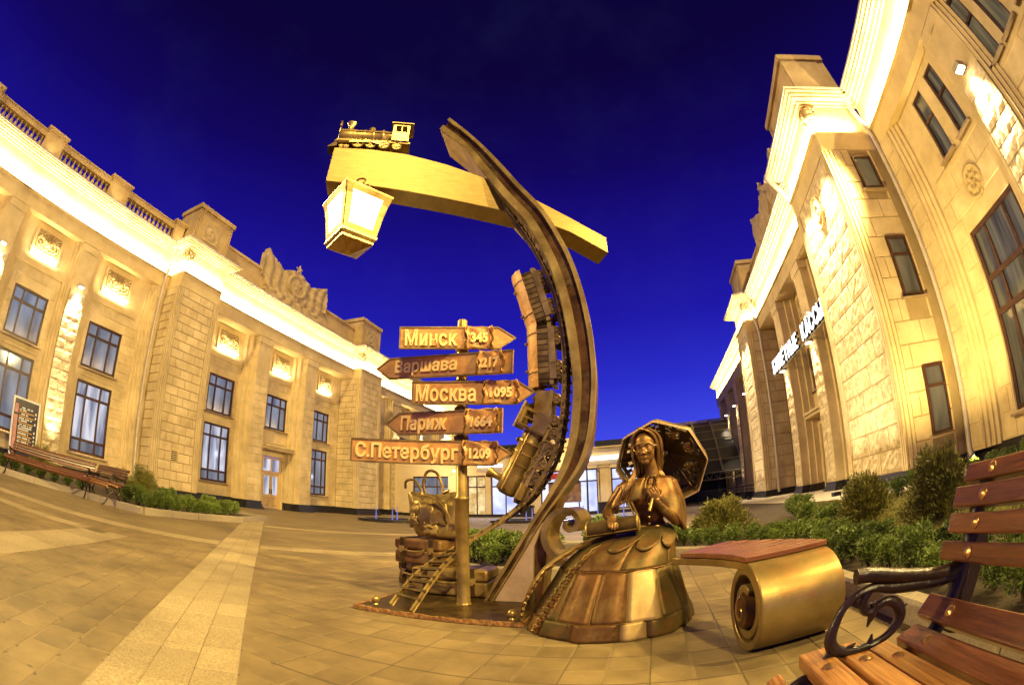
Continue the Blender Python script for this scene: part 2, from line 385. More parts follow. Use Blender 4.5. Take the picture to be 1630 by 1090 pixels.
# ---------------------------------------------------------------- ground
def ground():
    m = MB(); S = 400
    m.add([(-S, -S, 0), (S, -S, 0), (S, S, 0), (-S, S, 0)], [(0, 1, 2, 3)])
    g = m.build('plaza_paving', 'plaza_ground', None, at=(0, 0, -.008)); g.location = (0, 0, -.010); ORG[g.name] = Vector((0, 0, -.010))
    tag(g, kind='structure')
    c = math.sqrt(.5)
    def XY(u, v): return Vector(((u-v)*c, (u+v)*c, 0))
    # shared slab meshes: a chamfered top 10 mm above the bed, joints 7 mm wide
    cache = {}
    def slab(w, l, mname, z=.010, jo=.007, ch=.003):
        k = (round(w, 3), round(l, 3), mname)
        if k not in cache:
            a, b = w/2-jo, l/2-jo
            vs = [(-a, -b, -.004), (a, -b, -.004), (a, b, -.004), (-a, b, -.004), (-a, -b, z-ch), (a, -b, z-ch), (a, b, z-ch), (-a, b, z-ch), (-a+ch, -b+ch, z), (a-ch, -b+ch, z), (a-ch, b-ch, z), (-a+ch, b-ch, z)]
            fs = [(0, 1, 5, 4), (1, 2, 6, 5), (2, 3, 7, 6), (3, 0, 4, 7), (4, 5, 9, 8), (5, 6, 10, 9), (6, 7, 11, 10), (7, 4, 8, 11), (8, 9, 10, 11)]
            cache[k] = MB().add(vs, fs).mesh('paving', mname, fix=False)
        return cache[k]
    tiles = []      # (distance, x, y, angle, w, l)
    W = .205
    rr = random.Random(3)
    plate = lambda x, y: -2.12 < x < -.90 and 3.13 < y < 4.75
    bed = lambda x, y: x > 1.36 or (-3.2 < x < 3 and 5.15 < y < 9.0 and x-1.0 < (9-y)*.4)
    for i in range(-70, 12):
        for j in range(2, 68):
            x, y = (i+.5)*W-.012, (j+.5)*W
            u = (x+y)*c; v = (y-x)*c
            if u < -.19+.15 or bed(x, y) or plate(x, y) or v > 7.4 or (7.1 < v < 8.4): continue
            tiles.append((math.hypot(x, y), x, y, 0.0, W, W))
    for i in range(0, 34):
        for j in range(-30, 72):
            u = -.82-(i+.5)*.20; v = (j+.5+(.5 if i % 2 else 0))*.30
            if v > 7.2: continue
            p = XY(u, v)
            if p.y < .1 or p.x < -9: continue
            tiles.append((math.hypot(p.x, p.y), p.x, p.y, R(45), .20, .30))
    tiles.sort()
    st = MB()
    for n, (d, x, y, a, w, l) in enumerate(tiles):
        if n < 300:
            o = bpy.data.objects.new('paving_tile', slab(w, l, 'tile')); COL.objects.link(o); o.parent = g
            o.location = (x, y, rr.uniform(-.001, .001)); o.rotation_euler = (rr.gauss(0, .002), rr.gauss(0, .002), a)
        elif d < 10:
            me = slab(w, l, 'tile'); ca, sa = math.cos(a), math.sin(a); dz = rr.uniform(-.0015, .001)
            st.add([(x+q.co.x*ca-q.co.y*sa, y+q.co.x*sa+q.co.y*ca, q.co.z+dz) for q in me.vertices], [tuple(f.vertices) for f in me.polygons])
    o = add('paving_tiles_beyond', st.mesh('paving_tiles_beyond', 'tile', fix=False), g, (0, 0, -.010)); tag(o, kind='stuff')
    # triangular cut pieces along the right edge of the slab band
    tri = MB()
    for k in range(0, 30):
        v = .6+k*.29
        for (du0, dv0, du1, dv1, du2, dv2) in ((.006, .006, .006, .284, .148, .145), (.012, .295, .155, .152, .155, .437)):
            ps = [XY(-.19+du0, v+dv0), XY(-.19+du1, v+dv1), XY(-.19+du2, v+dv2)]
            tri.prism([(p.x, p.y) for p in ps], -.004, .0085, lambda a, b, d: (a, b, d))
    o = add('cut_tiles', tri.mesh('cut_tiles', 'tile'), g, (0, 0, -.010)); tag(o, kind='stuff')
    # the pale granite band running away to the left, three slabs wide, and the cross bands
    for r_ in range(3):
        v = .55+r_*.17
        while v < 15.5:
            l = rr.choice((.34, .40, .46)) if v < 9 else .6
            p = XY(-.82+.105+.21*r_, v+l/2)
            o = bpy.data.objects.new('granite_slab', slab(.21, l, 'granite', .012, .0025)); COL.objects.link(o); o.parent = g
            o.location = (p.x, p.y, rr.uniform(-.001, .001)); o.rotation_euler = (0, 0, R(45)); v += l
    jb = MB(); jb.add([(-9, -.5, 0), (1.36, -.5, 0), (1.36, 8.2, 0), (-9, 8.2, 0)], [(0, 1, 2, 3)]); jo_ = jb.build('joint_sand', 'joint_sand', None, at=(0, 0, 0)); jo_.location.z = -.0085; tag(jo_, kind='structure')
    def strip(uv0, uv1, width, n):
        a, b = XY(*uv0), XY(*uv1); L = (b-a).length; ang = math.atan2(b.y-a.y, b.x-a.x)
        for k in range(n):
            p = a.lerp(b, (k+.5)/n)
            o = bpy.data.objects.new('granite_slab', slab(L/n, width, 'granite', .012, .003)); COL.objects.link(o); o.parent = g
            o.location = (p.x, p.y, 0); o.rotation_euler = (0, 0, ang)
    strip((-.84, 7.75), (-9.5, 7.75), .5, 16)
    strip((-.84-.2, 6.1+.55), (-9.0, 6.65), .34, 14) if False else None
    strip((-2.35, 6.35), (-8.5, 6.35), .36, 12)
    strip((-2.35, 6.5), (-2.75, 1.2), .62, 10)
    strip((-.17, 7.95), (4.1, 7.95), .5, 8)
    strip((-.17, 13.3), (9.1, 13.3), .45, 14)
    # planting beds: kerbs, soil and the lawn behind
    def kerb(pts, h=.13, w=.13, seg=.9, mname='kerb_stone'):
        for a, b in zip(pts[:-1], pts[1:]):
            a, b = Vector((*a, 0)), Vector((*b, 0)); n = max(1, round((b-a).length/seg)); d = (b-a)/n; ang = math.atan2(d.y, d.x)
            for k in range(n):
                q = a+d*(k+.5); L = d.length/2-.004
                me_k = ('kerb', round(L, 2), h, w)
                if me_k not in cache:
                    mb = MB(); ch = .018
                    mb.prism([(-w/2, -.05), (w/2, -.05), (w/2, h-ch), (w/2-ch, h), (-w/2+ch, h), (-w/2, h-ch)], -L, L, lambda u, v, dd: (dd, u, v))
                    cache[me_k] = mb.mesh('kerb', mname)
                o = bpy.data.objects.new('kerb_stone', cache[me_k]); COL.objects.link(o); o.parent = g; o.location = (q.x, q.y, .010); o.rotation_euler = (0, 0, ang)
    KR = [(1.36, -1.5), (1.36, 5.0), (.95, 6.2), (.15, 6.9), (.05, 9.8), (1.6, 12.2), (4.2, 22.0)]
    kerb(KR)
    KM = [(-3.05, 6.15), (-1.9, 5.35), (-.55, 5.35), (-.35, 6.8), (-1.0, 9.0), (-2.6, 9.2), (-3.05, 6.15)]
    kerb(KM)
    KL = [(-14.8, .2), (-13.5, 2.47), (-12.35, 4.55), (-11.12, 4.98), (-9.82, 5.52), (-10.3, 9.1), (-11.4, 11.2), (-19.3, 11.2)]
    kerb(KL, .16, .15, 1.0)
    def sheet(name, poly, z, m_):
        mb = MB(); mb.add([(x, y, z) for x, y in poly], [tuple(range(len(poly)))]); o = mb.build(name, m_); tag(o, kind='structure'); return o
    sheet('soil_bed_right', KR+[(6.4, 22.0), (9.5, 6.0), (9.5, -1.5)], .075, 'soil').name = 'soil_bed'
    sheet('soil_bed', KM[:-1], .075, 'soil')
    sheet('soil_bed', KL+[(-21.3, 11.2), (-21.3, .2)], .08, 'soil')
    sheet('lawn', [(2.6, 3.2), (2.7, 7.2), (3.3, 9.6), (5.3, 12), (5.6, 20), (6.2, 20), (8.8, 9), (8.8, 1.5), (3.2, 1.5)], .082, 'lawn')
    sheet('wall_apron', [(5.15, 9.6), (4.9, 13), (4.3, 22), (3.9, 34), (8.6, 34), (8.6, 10.9), (9.3, 10.9), (9.3, 6.3), (6.6, 8.3)], .10, 'apron').name = 'pavement'
ground()

# ---------------------------------------------------------------- the station wings
class Face:
    """Facade frame: s runs along the wall, z up, d out of the wall."""
    def __init__(s, x, sg): s.x, s.sg = x, sg
    def p(s, a, z, d): return (s.x+s.sg*d, a, z)
    def box(s, mb, s0, s1, z0, z1, d0, d1): return mb.box(s.p(s0, z0, d0), s.p(s1, z1, d1))
    def M(s, a, z, d):
        n = Vector((s.sg, 0, 0)); up = Vector((0, 0, 1)); ax = up.cross(n)
        m = Matrix((ax, up, n)).transposed().to_4x4(); m.translation = s.p(a, z, d); return m     # local x along the wall, y up, z out
BLK = {}
def block_mesh(w, h, m_, proud=.022, j=.015):
    w, h = round(w, 2), round(h, 2); k = (w, h, m_)
    if k not in BLK:
        a, b, e = w/2-j, h/2-j, .008
        if m_ == 'rough_stone':                                     # split-faced stone: a hackly front face
            nx, ny = max(3, min(9, round(w/.15))), max(3, min(5, round(h/.13))); rr = random.Random(int(w*100)*31+int(h*100)); vs = []; fs = []
            for q in range(ny+1):
                for i in range(nx+1):
                    edge = i in (0, nx) or q in (0, ny)
                    vs.append((-a+2*a*i/nx, -b+2*b*q/ny, .012 if edge else .028+rr.uniform(-.016, .030)))
            for q in range(ny):
                for i in range(nx):
                    s_ = q*(nx+1)+i; fs.append((s_, s_+1, s_+nx+2, s_+nx+1))
            n0 = len(vs); rim = [i for i in range(nx+1)]+[q*(nx+1)+nx for q in range(1, ny+1)]+[ny*(nx+1)+i for i in range(nx-1, -1, -1)]+[q*(nx+1) for q in range(ny-1, 0, -1)]
            for r_ in rim: vs.append((vs[r_][0], vs[r_][1], -.004))
            m = len(rim)
            for i in range(m): fs.append((rim[(i+1) % m], rim[i], n0+i, n0+(i+1) % m))
            BLK[k] = MB().add(vs, fs).mesh('stone_block', m_, fix=False); return BLK[k]
        vs = [(-a, -b, -.004), (a, -b, -.004), (a, b, -.004), (-a, b, -.004), (-a+e, -b+e, proud), (a-e, -b+e, proud), (a-e, b-e, proud), (-a+e, b-e, proud)]
        BLK[k] = MB().add(vs, [(0, 1, 5, 4), (1, 2, 6, 5), (2, 3, 7, 6), (3, 0, 4, 7), (4, 5, 6, 7)]).mesh('stone_block', m_, fix=False)
    return BLK[k]
class Blocks:
    def __init__(s, root, limit=290): s.root, s.left = root, limit; s.rest = {}
    def lay(s, Mf, a0, a1, z0, z1, rh, bw, m_='ashlar', holes=(), single=True, off=0):
        """Courses of blocks; Mf(a, z) is the world matrix of a block's centre."""
        n = max(1, round((z1-z0)/rh)); rh = (z1-z0)/n
        for r_ in range(n):
            zb = z0+r_*rh; x = a0 - (bw/2 if (r_+off) % 2 else 0)
            while x < a1-.02:
                p, q = max(x, a0), min(x+bw, a1); x += bw
                if q-p < .05: continue
                segs = [(p, q)]
                for (h0, h1, y0, y1) in holes:
                    if zb+rh <= y0+.02 or zb >= y1-.02: continue
                    out = []
                    for (e, f) in segs:
                        if f <= h0 or e >= h1: out.append((e, f)); continue
                        if e < h0: out.append((e, h0))
                        if f > h1: out.append((h1, f))
                    segs = out
                for e, f in segs:
                    if f-e < .06: continue
                    M = Mf((e+f)/2, zb+rh/2); me = block_mesh(f-e, rh, m_)
                    if single and s.left > 0:
                        s.left -= 1; add('stone_block', me, s.root, M=M)
                    else:
                        mb = s.rest.setdefault(m_, MB())
                        mb.add([M @ v.co for v in me.vertices], [tuple(f_.vertices) for f_ in me.polygons])
    def close(s):
        for m_, mb in s.rest.items():
            o = add('stone_courses', mb.mesh('stone_courses', m_, fix=False), s.root, ORG[s.root.name], ) if False else None
            me = mb.mesh('stone_courses', m_, fix=False)
            o = add('stone_courses', me, s.root, (0, 0, 0)); tag(o, kind='stuff')
def wall_sheet(mb, fr, s0, s1, z0, z1, holes, rev=.26):
    """Front faces round the openings plus their reveals; fr(s, z, d) is a point."""
    ss = sorted({s0, s1, *[h[0] for h in holes], *[h[1] for h in holes]}); zs = sorted({z0, z1, *[h[2] for h in holes], *[h[3] for h in holes]})
    for a, b in zip(ss[:-1], ss[1:]):
        for c, d in zip(zs[:-1], zs[1:]):
            m = ((a+b)/2, (c+d)/2)
            if any(h[0] < m[0] < h[1] and h[2] < m[1] < h[3] for h in holes): continue
            mb.add([fr(a, c, 0), fr(b, c, 0), fr(b, d, 0), fr(a, d, 0)], [(0, 1, 2, 3)])
    for h in holes:
        P = [(h[0], h[2]), (h[1], h[2]), (h[1], h[3]), (h[0], h[3])]
        for i in range(4):
            (a, c), (b, d) = P[i], P[(i+1) % 4]
            mb.add([fr(a, c, 0), fr(b, d, 0), fr(b, d, -rev), fr(a, c, -rev)], [(0, 1, 2, 3)])
def window(root, fr, s0, s1, z0, z1, cols, rows, glass, d=-.16, ledge=True, bar=.10, name='window', glass2=None):
    """cols, rows: shares of the width and (from the bottom) of the height. Frame > panes, ledge."""
    mb = MB()
    def bx(a, b, c, e, d0, d1): mb.add([fr(a, c, d0), fr(b, c, d0), fr(b, e, d0), fr(a, e, d0), fr(a, c, d1), fr(b, c, d1), fr(b, e, d1), fr(a, e, d1)], [(0, 3, 2, 1), (4, 5, 6, 7), (0, 1, 5, 4), (1, 2, 6, 5), (2, 3, 7, 6), (3, 0, 4, 7)])
    f = bar*1.15
    bx(s0, s1, z0, z0+f, d, d+.09); bx(s0, s1, z1-f, z1, d, d+.09); bx(s0, s0+f, z0+f, z1-f, d, d+.088); bx(s1-f, s1, z0+f, z1-f, d, d+.088)
    tw, th = s1-s0, z1-z0; xs = [s0]; zs = [z0]
    for c in cols: xs.append(xs[-1]+tw*c/sum(cols))
    for r_ in rows: zs.append(zs[-1]+th*r_/sum(rows))
    for x in xs[1:-1]: bx(x-bar/2, x+bar/2, z0+f, z1-f, d+.006, d+.082)
    for z in zs[1:-1]: bx(s0+f, s1-f, z-bar*.6, z+bar*.6, d+.002, d+.10)
    fo = mb.build(name, 'window_wood', root)
    for i in range(len(xs)-1):
        for j in range(len(zs)-1):
            p = MB(); e = bar*.32
            a, b, c, g = xs[i]+e, xs[i+1]-e, zs[j]+e, zs[j+1]-e
            vs = [fr(a, c, d+.03), fr(b, c, d+.03), fr(b, g, d+.03), fr(a, g, d+.03), fr(a, c, d+.022), fr(b, c, d+.022), fr(b, g, d+.022), fr(a, g, d+.022)]
            p.add(vs, [(0, 1, 2, 3), (7, 6, 5, 4), (0, 4, 5, 1), (1, 5, 6, 2), (2, 6, 7, 3), (3, 7, 4, 0)])
            p.build('pane', glass2 if (glass2 and j == 0 and len(zs) > 3) else glass, fo)
            # a thin sash round each pane
            q = MB()
    if ledge:
        l = MB()
        l.add([fr(s0-.12, z0-.09, 0.002), fr(s1+.12, z0-.09, .002), fr(s1+.12, z0-.01, .002), fr(s0-.12, z0-.01, .002), fr(s0-.12, z0-.11, .16), fr(s1+.12, z0-.11, .16), fr(s1+.12, z0-.05, .16), fr(s0-.12, z0-.05, .16)], [(0, 3, 2, 1), (4, 5, 6, 7), (0, 1, 5, 4), (1, 2, 6, 5), (2, 3, 7, 6), (3, 0, 4, 7)])
        l.build('window_sill', 'window_ledge', fo)
    return fo
def height_panel(name, m_, root, M, w, h, fn, nx=36, ny=28, mask=None, back=.0):
    """A carved panel: a relief surface of its own thickness. M: local x along, y up, z out."""
    mb = MB(); idx = {}
    for j in range(ny+1):
        for i in range(nx+1):
            x, y = (i/nx-.5)*w, (j/ny-.5)*h
            if mask and not mask(x/w*2, y/h*2): continue
            idx[i, j] = len(mb.v); mb.v.append((x, y, fn(x/w*2, y/h*2)))
    edges = {}
    for j in range(ny):
        for i in range(nx):
            q = [(i, j), (i+1, j), (i+1, j+1), (i, j+1)]
            if all(k in idx for k in q):
                f = [idx[k] for k in q]; mb.f.append(tuple(f))
                for a, b in zip(f, f[1:]+f[:1]): edges[a, b] = 1
    bd = [(a, b) for (a, b) in edges if (b, a) not in edges]; bk = {}
    for a, b in bd:
        for t in (a, b):
            if t not in bk: bk[t] = len(mb.v); x, y, _ = mb.v[t]; mb.v.append((x, y, back))
    for a, b in bd: mb.f.append((b, a, bk[a], bk[b]))
    me = mb.mesh(name, m_, smooth=True, fix=False, angle=60)
    return add(name, me, root, M=M)
def star(x, y, r, n=5):
    a = math.atan2(x, y); d = math.hypot(x, y); k = math.cos(math.pi/n)
    t = (a + math.pi/n) % (2*math.pi/n) - math.pi/n
    lim = r*.42/ max(.42, math.cos(math.pi/n - abs(t))*1.0) if False else r*(.40+.60*(1-abs(t)/(math.pi/n))**1.3)
    return d < lim
def lion(x, y):
    """Winged star medallion: rays at the top, a round shield with a star, feathered wings below."""
    d = math.hypot(x*.95, y*1.05); a = math.atan2(y, x)
    z = .0
    if d < .46: z = .075 + .02*math.cos(d*8)
    if star(x, y-.02, .34): z = .125
    elif .46 <= d:
        if y > .15: z = .05+.045*math.sin(a*26)
        else: z = .045+.045*math.sin(d*20+3*abs(x))*math.cos(a*6)
    return z*1.6*(1 if max(abs(x), abs(y)) < .94 else .2)+.02
def emblem(x, y):
    d = math.hypot((x)*2.3, (y-.1)*1.35)
    z = .13+.05*math.sin(abs(x)*27-y*4+math.sin(y*4)*1.2)+.03*math.sin(9*x*y+y*11)
    if d < .62: z = .26
    if d < .50: z = .20
    if d < .5 and (star(x*2.3, y-.1, .30)): z = .25
    if y < -.55: z = .22+.05*math.cos(math.hypot(abs(x)-.62, y+.62)*26)
    return z
def emblem_mask(x, y):
    a = abs(x); top = .44+.50*(a-.34)/.6
    if .60 < a < .64: top -= .07
    if a > .93: top = .70
    if a < .42: top = max(top, .76-a*a*1.7)
    return y < top and abs(x) < .97-.10*(y < -.3)-.08*max(0, -y-.5)

L3, LR2, LR3 = (1, 1.35, 1), (2.4, 1), (1, 3.2, 1.15)
CORN = [(11.85, 11.93, .06), (11.93, 12.0, .16), (12.0, 12.06, .34), (12.06, 12.13, .44), (12.13, 12.19, .56)]
def entablature(F, root, s0, s1, D, e0=0, e1=0, parapet=True, dots=True):
    """Architrave, floodlit frieze, cornice and gutter of one stretch whose face stands D out; e0/e1: whether its ends are free and return."""
    def layer(nm, z0, z1, d, m_):
        mb = MB(); F.box(mb, s0-(d-D if e0 else 0)*(1 if d > D else 0), s1+(d-D if e1 else 0)*(1 if d > D else 0), z0, z1, -.3, d); return mb.build(nm, m_, root)
    layer('architrave', 9.95, 10.62, D, 'trim')
    layer('frieze', 10.62, 11.85, D-.05, 'trim')
    mb = MB()
    for z0, z1, e in CORN: F.box(mb, s0-(e if e0 else 0), s1+(e if e1 else 0), z0, z1, -.3, D+e)
    mb.build('cornice', 'trim', root)
    mb = MB(); F.box(mb, s0-(.60 if e0 else 0), s1+(.60 if e1 else 0), 12.19, 12.27, -.28, D+.62); mb.build('gutter', 'gutter_metal', root)
    mb = MB(); n = int((s1-s0)/.13)
    for k in range(n):
        a = s0+(k+.5)*(s1-s0)/n; mb.ball(F.p(a, 11.97, D+.18), .05, 6, (1, .8, 1.1))
    o = mb.build('egg_moulding', 'trim', root, smooth=True, fix=False); tag(o, kind='stuff')
    mb = MB(); F.box(mb, s0+.03, s1-.03, 10.622, 10.66, D-.045, D+.12); mb.build('light_ledge', 'trim', root)
    mb = MB(); F.box(mb, s0+.05, s1-.05, 10.662, 10.70, D+.02, D+.07); mb.build('light_strip', 'led', root)
    L = s1-s0
    o = lamp('frieze_strip_light', 'AREA', F.p((s0+s1)/2, 10.80, D+.20), (-F.sg*.62, 0, 1), 82*L, (1, .80, .47), shape='RECTANGLE', size=L*.97, size_y=.06)
    o.rotation_euler = Matrix((Vector((0, 1, 0)), Vector((F.sg*.62, 0, -1)).normalized().cross(Vector((0, 1, 0))), Vector((F.sg*.62, 0, -1)).normalized())).transposed().to_euler()
def stepped(F, mb, s0, z0, z1, dirn, ds, w=.13):
    for k, d in enumerate(ds):
        a = s0+dirn*w*k; F.box(mb, a, a+dirn*w, z0, z1, -.02, d)
def down_light(F, root, s, z, d, e=150, up=False, wide=62):
    mb = MB(); mb.box(F.p(s-.16, z+.05, d+.06), F.p(s+.16, z+.20, d+.34)); mb.box(F.p(s-.03, z+.09, d-.05), F.p(s+.03, z+.15, d+.07)); fx = mb.build('floodlight', 'pale_steel', root)
    mb = MB(); mb.box(F.p(s-.13, z+.03, d+.09), F.p(s+.13, z+.048, d+.31)); mb.build('lens', 'bulb', fx)
    lamp('flood_and_fill_beam', 'SPOT', F.p(s, z-.02, d+.24), (-F.sg*.16, 0, -1), e*3.2, (1, .80, .48), spot_size=R(wide), spot_blend=.7, shadow_soft_size=.08)
    if up: lamp('flood_and_fill_beam', 'SPOT', F.p(s, z+.26, d+.24), (-F.sg*.16, 0, 1), e*2.2, (1, .80, .48), spot_size=R(wide), spot_blend=.7, shadow_soft_size=.08)
def medallion(F, root, a0, a1, z0=8.62, z1=9.62, light=True):
    w, h = a1-a0, z1-z0
    mb = MB()
    for (x0, x1, y0, y1) in ((a0-.14, a1+.14, z0-.14, z0), (a0-.14, a1+.14, z1, z1+.14), (a0-.14, a0, z0, z1), (a1, a1+.14, z0, z1)): F.box(mb, x0, x1, y0, y1, -.02, .09)
    fr_ = mb.build('medallion_frame', 'trim', root)
    height_panel('medallion_relief', 'relief', fr_, F.M((a0+a1)/2, (z0+z1)/2, .0), w, h, lion, 44, 34)
    if light:
        for s_ in (a0-.02, a1+.02):
            mb = MB(); mb.ball(F.p(s_, z0-.10, .17), .045, 8); mb.build('spot_lamp', 'bulb', fr_, smooth=True)
        o = lamp('medallion_light', 'AREA', F.p((a0+a1)/2, z0-.16, .30), (-F.sg*.75, 0, 1), 85, (1, .80, .44), shape='RECTANGLE', size=w, size_y=.08)
        n = Vector((F.sg*.75, 0, -1)).normalized(); o.rotation_euler = Matrix((Vector((0, 1, 0)), n.cross(Vector((0, 1, 0))), n)).transposed().to_euler()
def pipe(root, pts, r=.075, head=None):
    mb = MB(); mb.tube(pts, r, 12)
    for k, p in enumerate(pts[1:-1]):
        pass
    o = mb.build('downpipe', 'gutter_metal', root, smooth=True)
    a, b = Vector(pts[-2]), Vector(pts[-1])
    return o
def pipe_straps(par, p0, p1, n, r=.082):
    mb = MB(); p0, p1 = Vector(p0), Vector(p1)
    for k in range(n):
        q = p0.lerp(p1, (k+.5)/n); mb.lathe([(r, -.02), (r, .02)], q, 'z', 12)
    o = mb.build('pipe_strap', 'gutter_metal', par); tag(o, kind='stuff')
def hopper(par, p):
    MB().lathe([(.07, -.34), (.10, -.22), (.19, -.10), (.19, .12), (.16, .14)], p, 'z', 16).build('rainwater_head', 'gutter_metal', par, smooth=True)

def bay(F, root, B, s0, s1, D=1.9, front='ashlar', near_steps=True, rh=.44, bw=.78, single=True, panel=True, side_blocks=True, holes=()):
    """A projecting bay with its stepped corners, plinth, entablature, attic pedestal and carved panel."""
    mb = MB(); F.box(mb, s0, s1, .42, 9.95, -.8, D-.02); mb.build('bay_wall', 'shaded_mortar', root)
    mb = MB()
    for c_, sg in ((s0, 1), (s1, -1)):
        for k, (a, d) in enumerate(((.0, -.10), (.11, -.05), (.22, .0))):
            F.box(mb, c_+sg*(a+.004), c_+sg*(a+.085), .44, 9.93, D-.1, D+.035)
        F.box(mb, c_-sg*.035, c_+sg*.02, .44, 9.93, D-.16, D-.05); F.box(mb, c_-sg*.035, c_+sg*.02, .44, 9.93, D-.30, D-.20)
    mb.build('corner_moulding', 'stucco', root)
    mb = MB()
    for z0, z1, e in ((-.05, .16, .16), (.16, .30, .11), (.30, .46, .06)): F.box(mb, s0-e, s1+e, z0, z1, -.3, D+e)
    bevel(mb.build('plinth', 'plinth_stone', root), .02, 2)
    B.lay(lambda a, z: F.M(a, z, D-.02), s0+.33, s1-.33, .46, 9.93, rh, bw, front, single=single)
    if side_blocks:
        def side(sg, sx):
            n = Vector((0, sg, 0)); up = Vector((0, 0, 1)); ax = up.cross(n)
            def Mf(a, z):
                m = Matrix((ax, up, n)).transposed().to_4x4(); m.translation = F.p(sx, z, a); return m
            return Mf
        B.lay(side(-1, s0), .05, D-.32, .46, 9.93, rh, 1.2, 'ashlar', single=False, holes=holes)
        B.lay(side(1, s1), .05, D-.32, .46, 9.93, rh, 1.2, 'ashlar', single=False)
    entablature(F, root, s0, s1, D, 1, 1)
    # return of the frieze lighting on the side that faces the plaza
    o = lamp('frieze_strip_light', 'AREA', F.p(s0-.2, 10.80, D*.55), (0, .62, 1), 150, (1, .80, .47), shape='RECTANGLE', size=D*.8, size_y=.06)
    n = Vector((0, -.62, -1)).normalized(); o.rotation_euler = Matrix((Vector((1, 0, 0)), n.cross(Vector((1, 0, 0))), n)).transposed().to_euler()
    mb = MB(); F.box(mb, s0+.12, s1-.12, 12.27, 14.55, -.3, D-.35); F.box(mb, s0+.0, s1-.0, 14.55, 14.80, -.3, D-.22); F.box(mb, s0+.05, s1-.05, 12.27, 12.55, -.3, D-.28)
    for c_, sg in ((s0+.12, 1), (s1-.12, -1)):
        for a in (0, .11): F.box(mb, c_-sg*.03+sg*a, c_+sg*(a+.05), 12.56, 14.53, .0, D-.31)
    mb.build('attic_pedestal', 'parapet', root)
    if panel: height_panel('carved_panel', 'relief', root, F.M((s0+s1)/2-.1, 13.45, D-.352), 1.15, 1.0, lambda x, y: .02+.05*(max(abs(x), abs(y)) < .85)*(.5+.5*math.sin(9*math.hypot(x*.8, y)+2*math.atan2(y, x)))+.03*(max(abs(x), abs(y)) > .9), 26, 24)
    # leafy capital ornament at the corner, in the frieze
    mb = MB(); rr = random.Random(int(s0*10))
    for k in range(26):
        a = s0+.02+rr.uniform(0, .42); z = 11.3+rr.uniform(0, .5); mb.ball(F.p(a, z, D-.04+rr.uniform(0, .06)), rr.uniform(.05, .10), 6)
    for k in range(22):
        z = 11.3+rr.uniform(0, .5); mb.ball(F.p(s0-.02-rr.uniform(0, .05), z, D-.45+rr.uniform(0, .42)), rr.uniform(.05, .10), 6)
    o = mb.build('leaf_capital', 'trim', root, smooth=True); tag(o, kind='stuff')

def pilaster(F, root, B, a0, a1, d, lit, z1=7.75, e=170, single=False):
    mb = MB(); F.box(mb, a0, a1, .44, z1, -.1, d-.02); mb.build('pilaster', 'shaded_mortar', root)
    mb = MB(); F.box(mb, a0, a1, z1, 9.95, -.1, d-.05); F.box(mb, a0-.03, a1+.03, 9.62, 9.93, -.1, d); mb.build('pilaster_head', 'stucco', root)
    mb = MB()
    for z0, zz, ee in ((-.05, .16, .16), (.16, .30, .11), (.30, .46, .06)): F.box(mb, a0-ee, a1+ee, z0, zz, -.1, d+ee)
    mb.build('plinth', 'plinth_stone', root)
    B.lay(lambda a, z: F.M(a, z, d-.02), a0+.01, a1-.01, .46, z1, .44, (a1-a0), 'rough_stone' if lit else 'ashlar', single=single)
    if lit:
        down_light(F, root, (a0+a1)/2, z1+.12, d, e)
        lamp('flood_and_fill_beam', 'SPOT', F.p((a0+a1)/2, .35, d+.55), (-F.sg*.10, 0, 1), e*2.2, (1, .80, .48), spot_size=R(40), spot_blend=.6, shadow_soft_size=.08)  # uplight and its box added to whiten the pilaster's lower half
        g = MB(); g.box(F.p((a0+a1)/2-.1, .0, d+.45), F.p((a0+a1)/2+.1, .3, d+.66)); g.build('added_uplight', 'dark_steel', root)

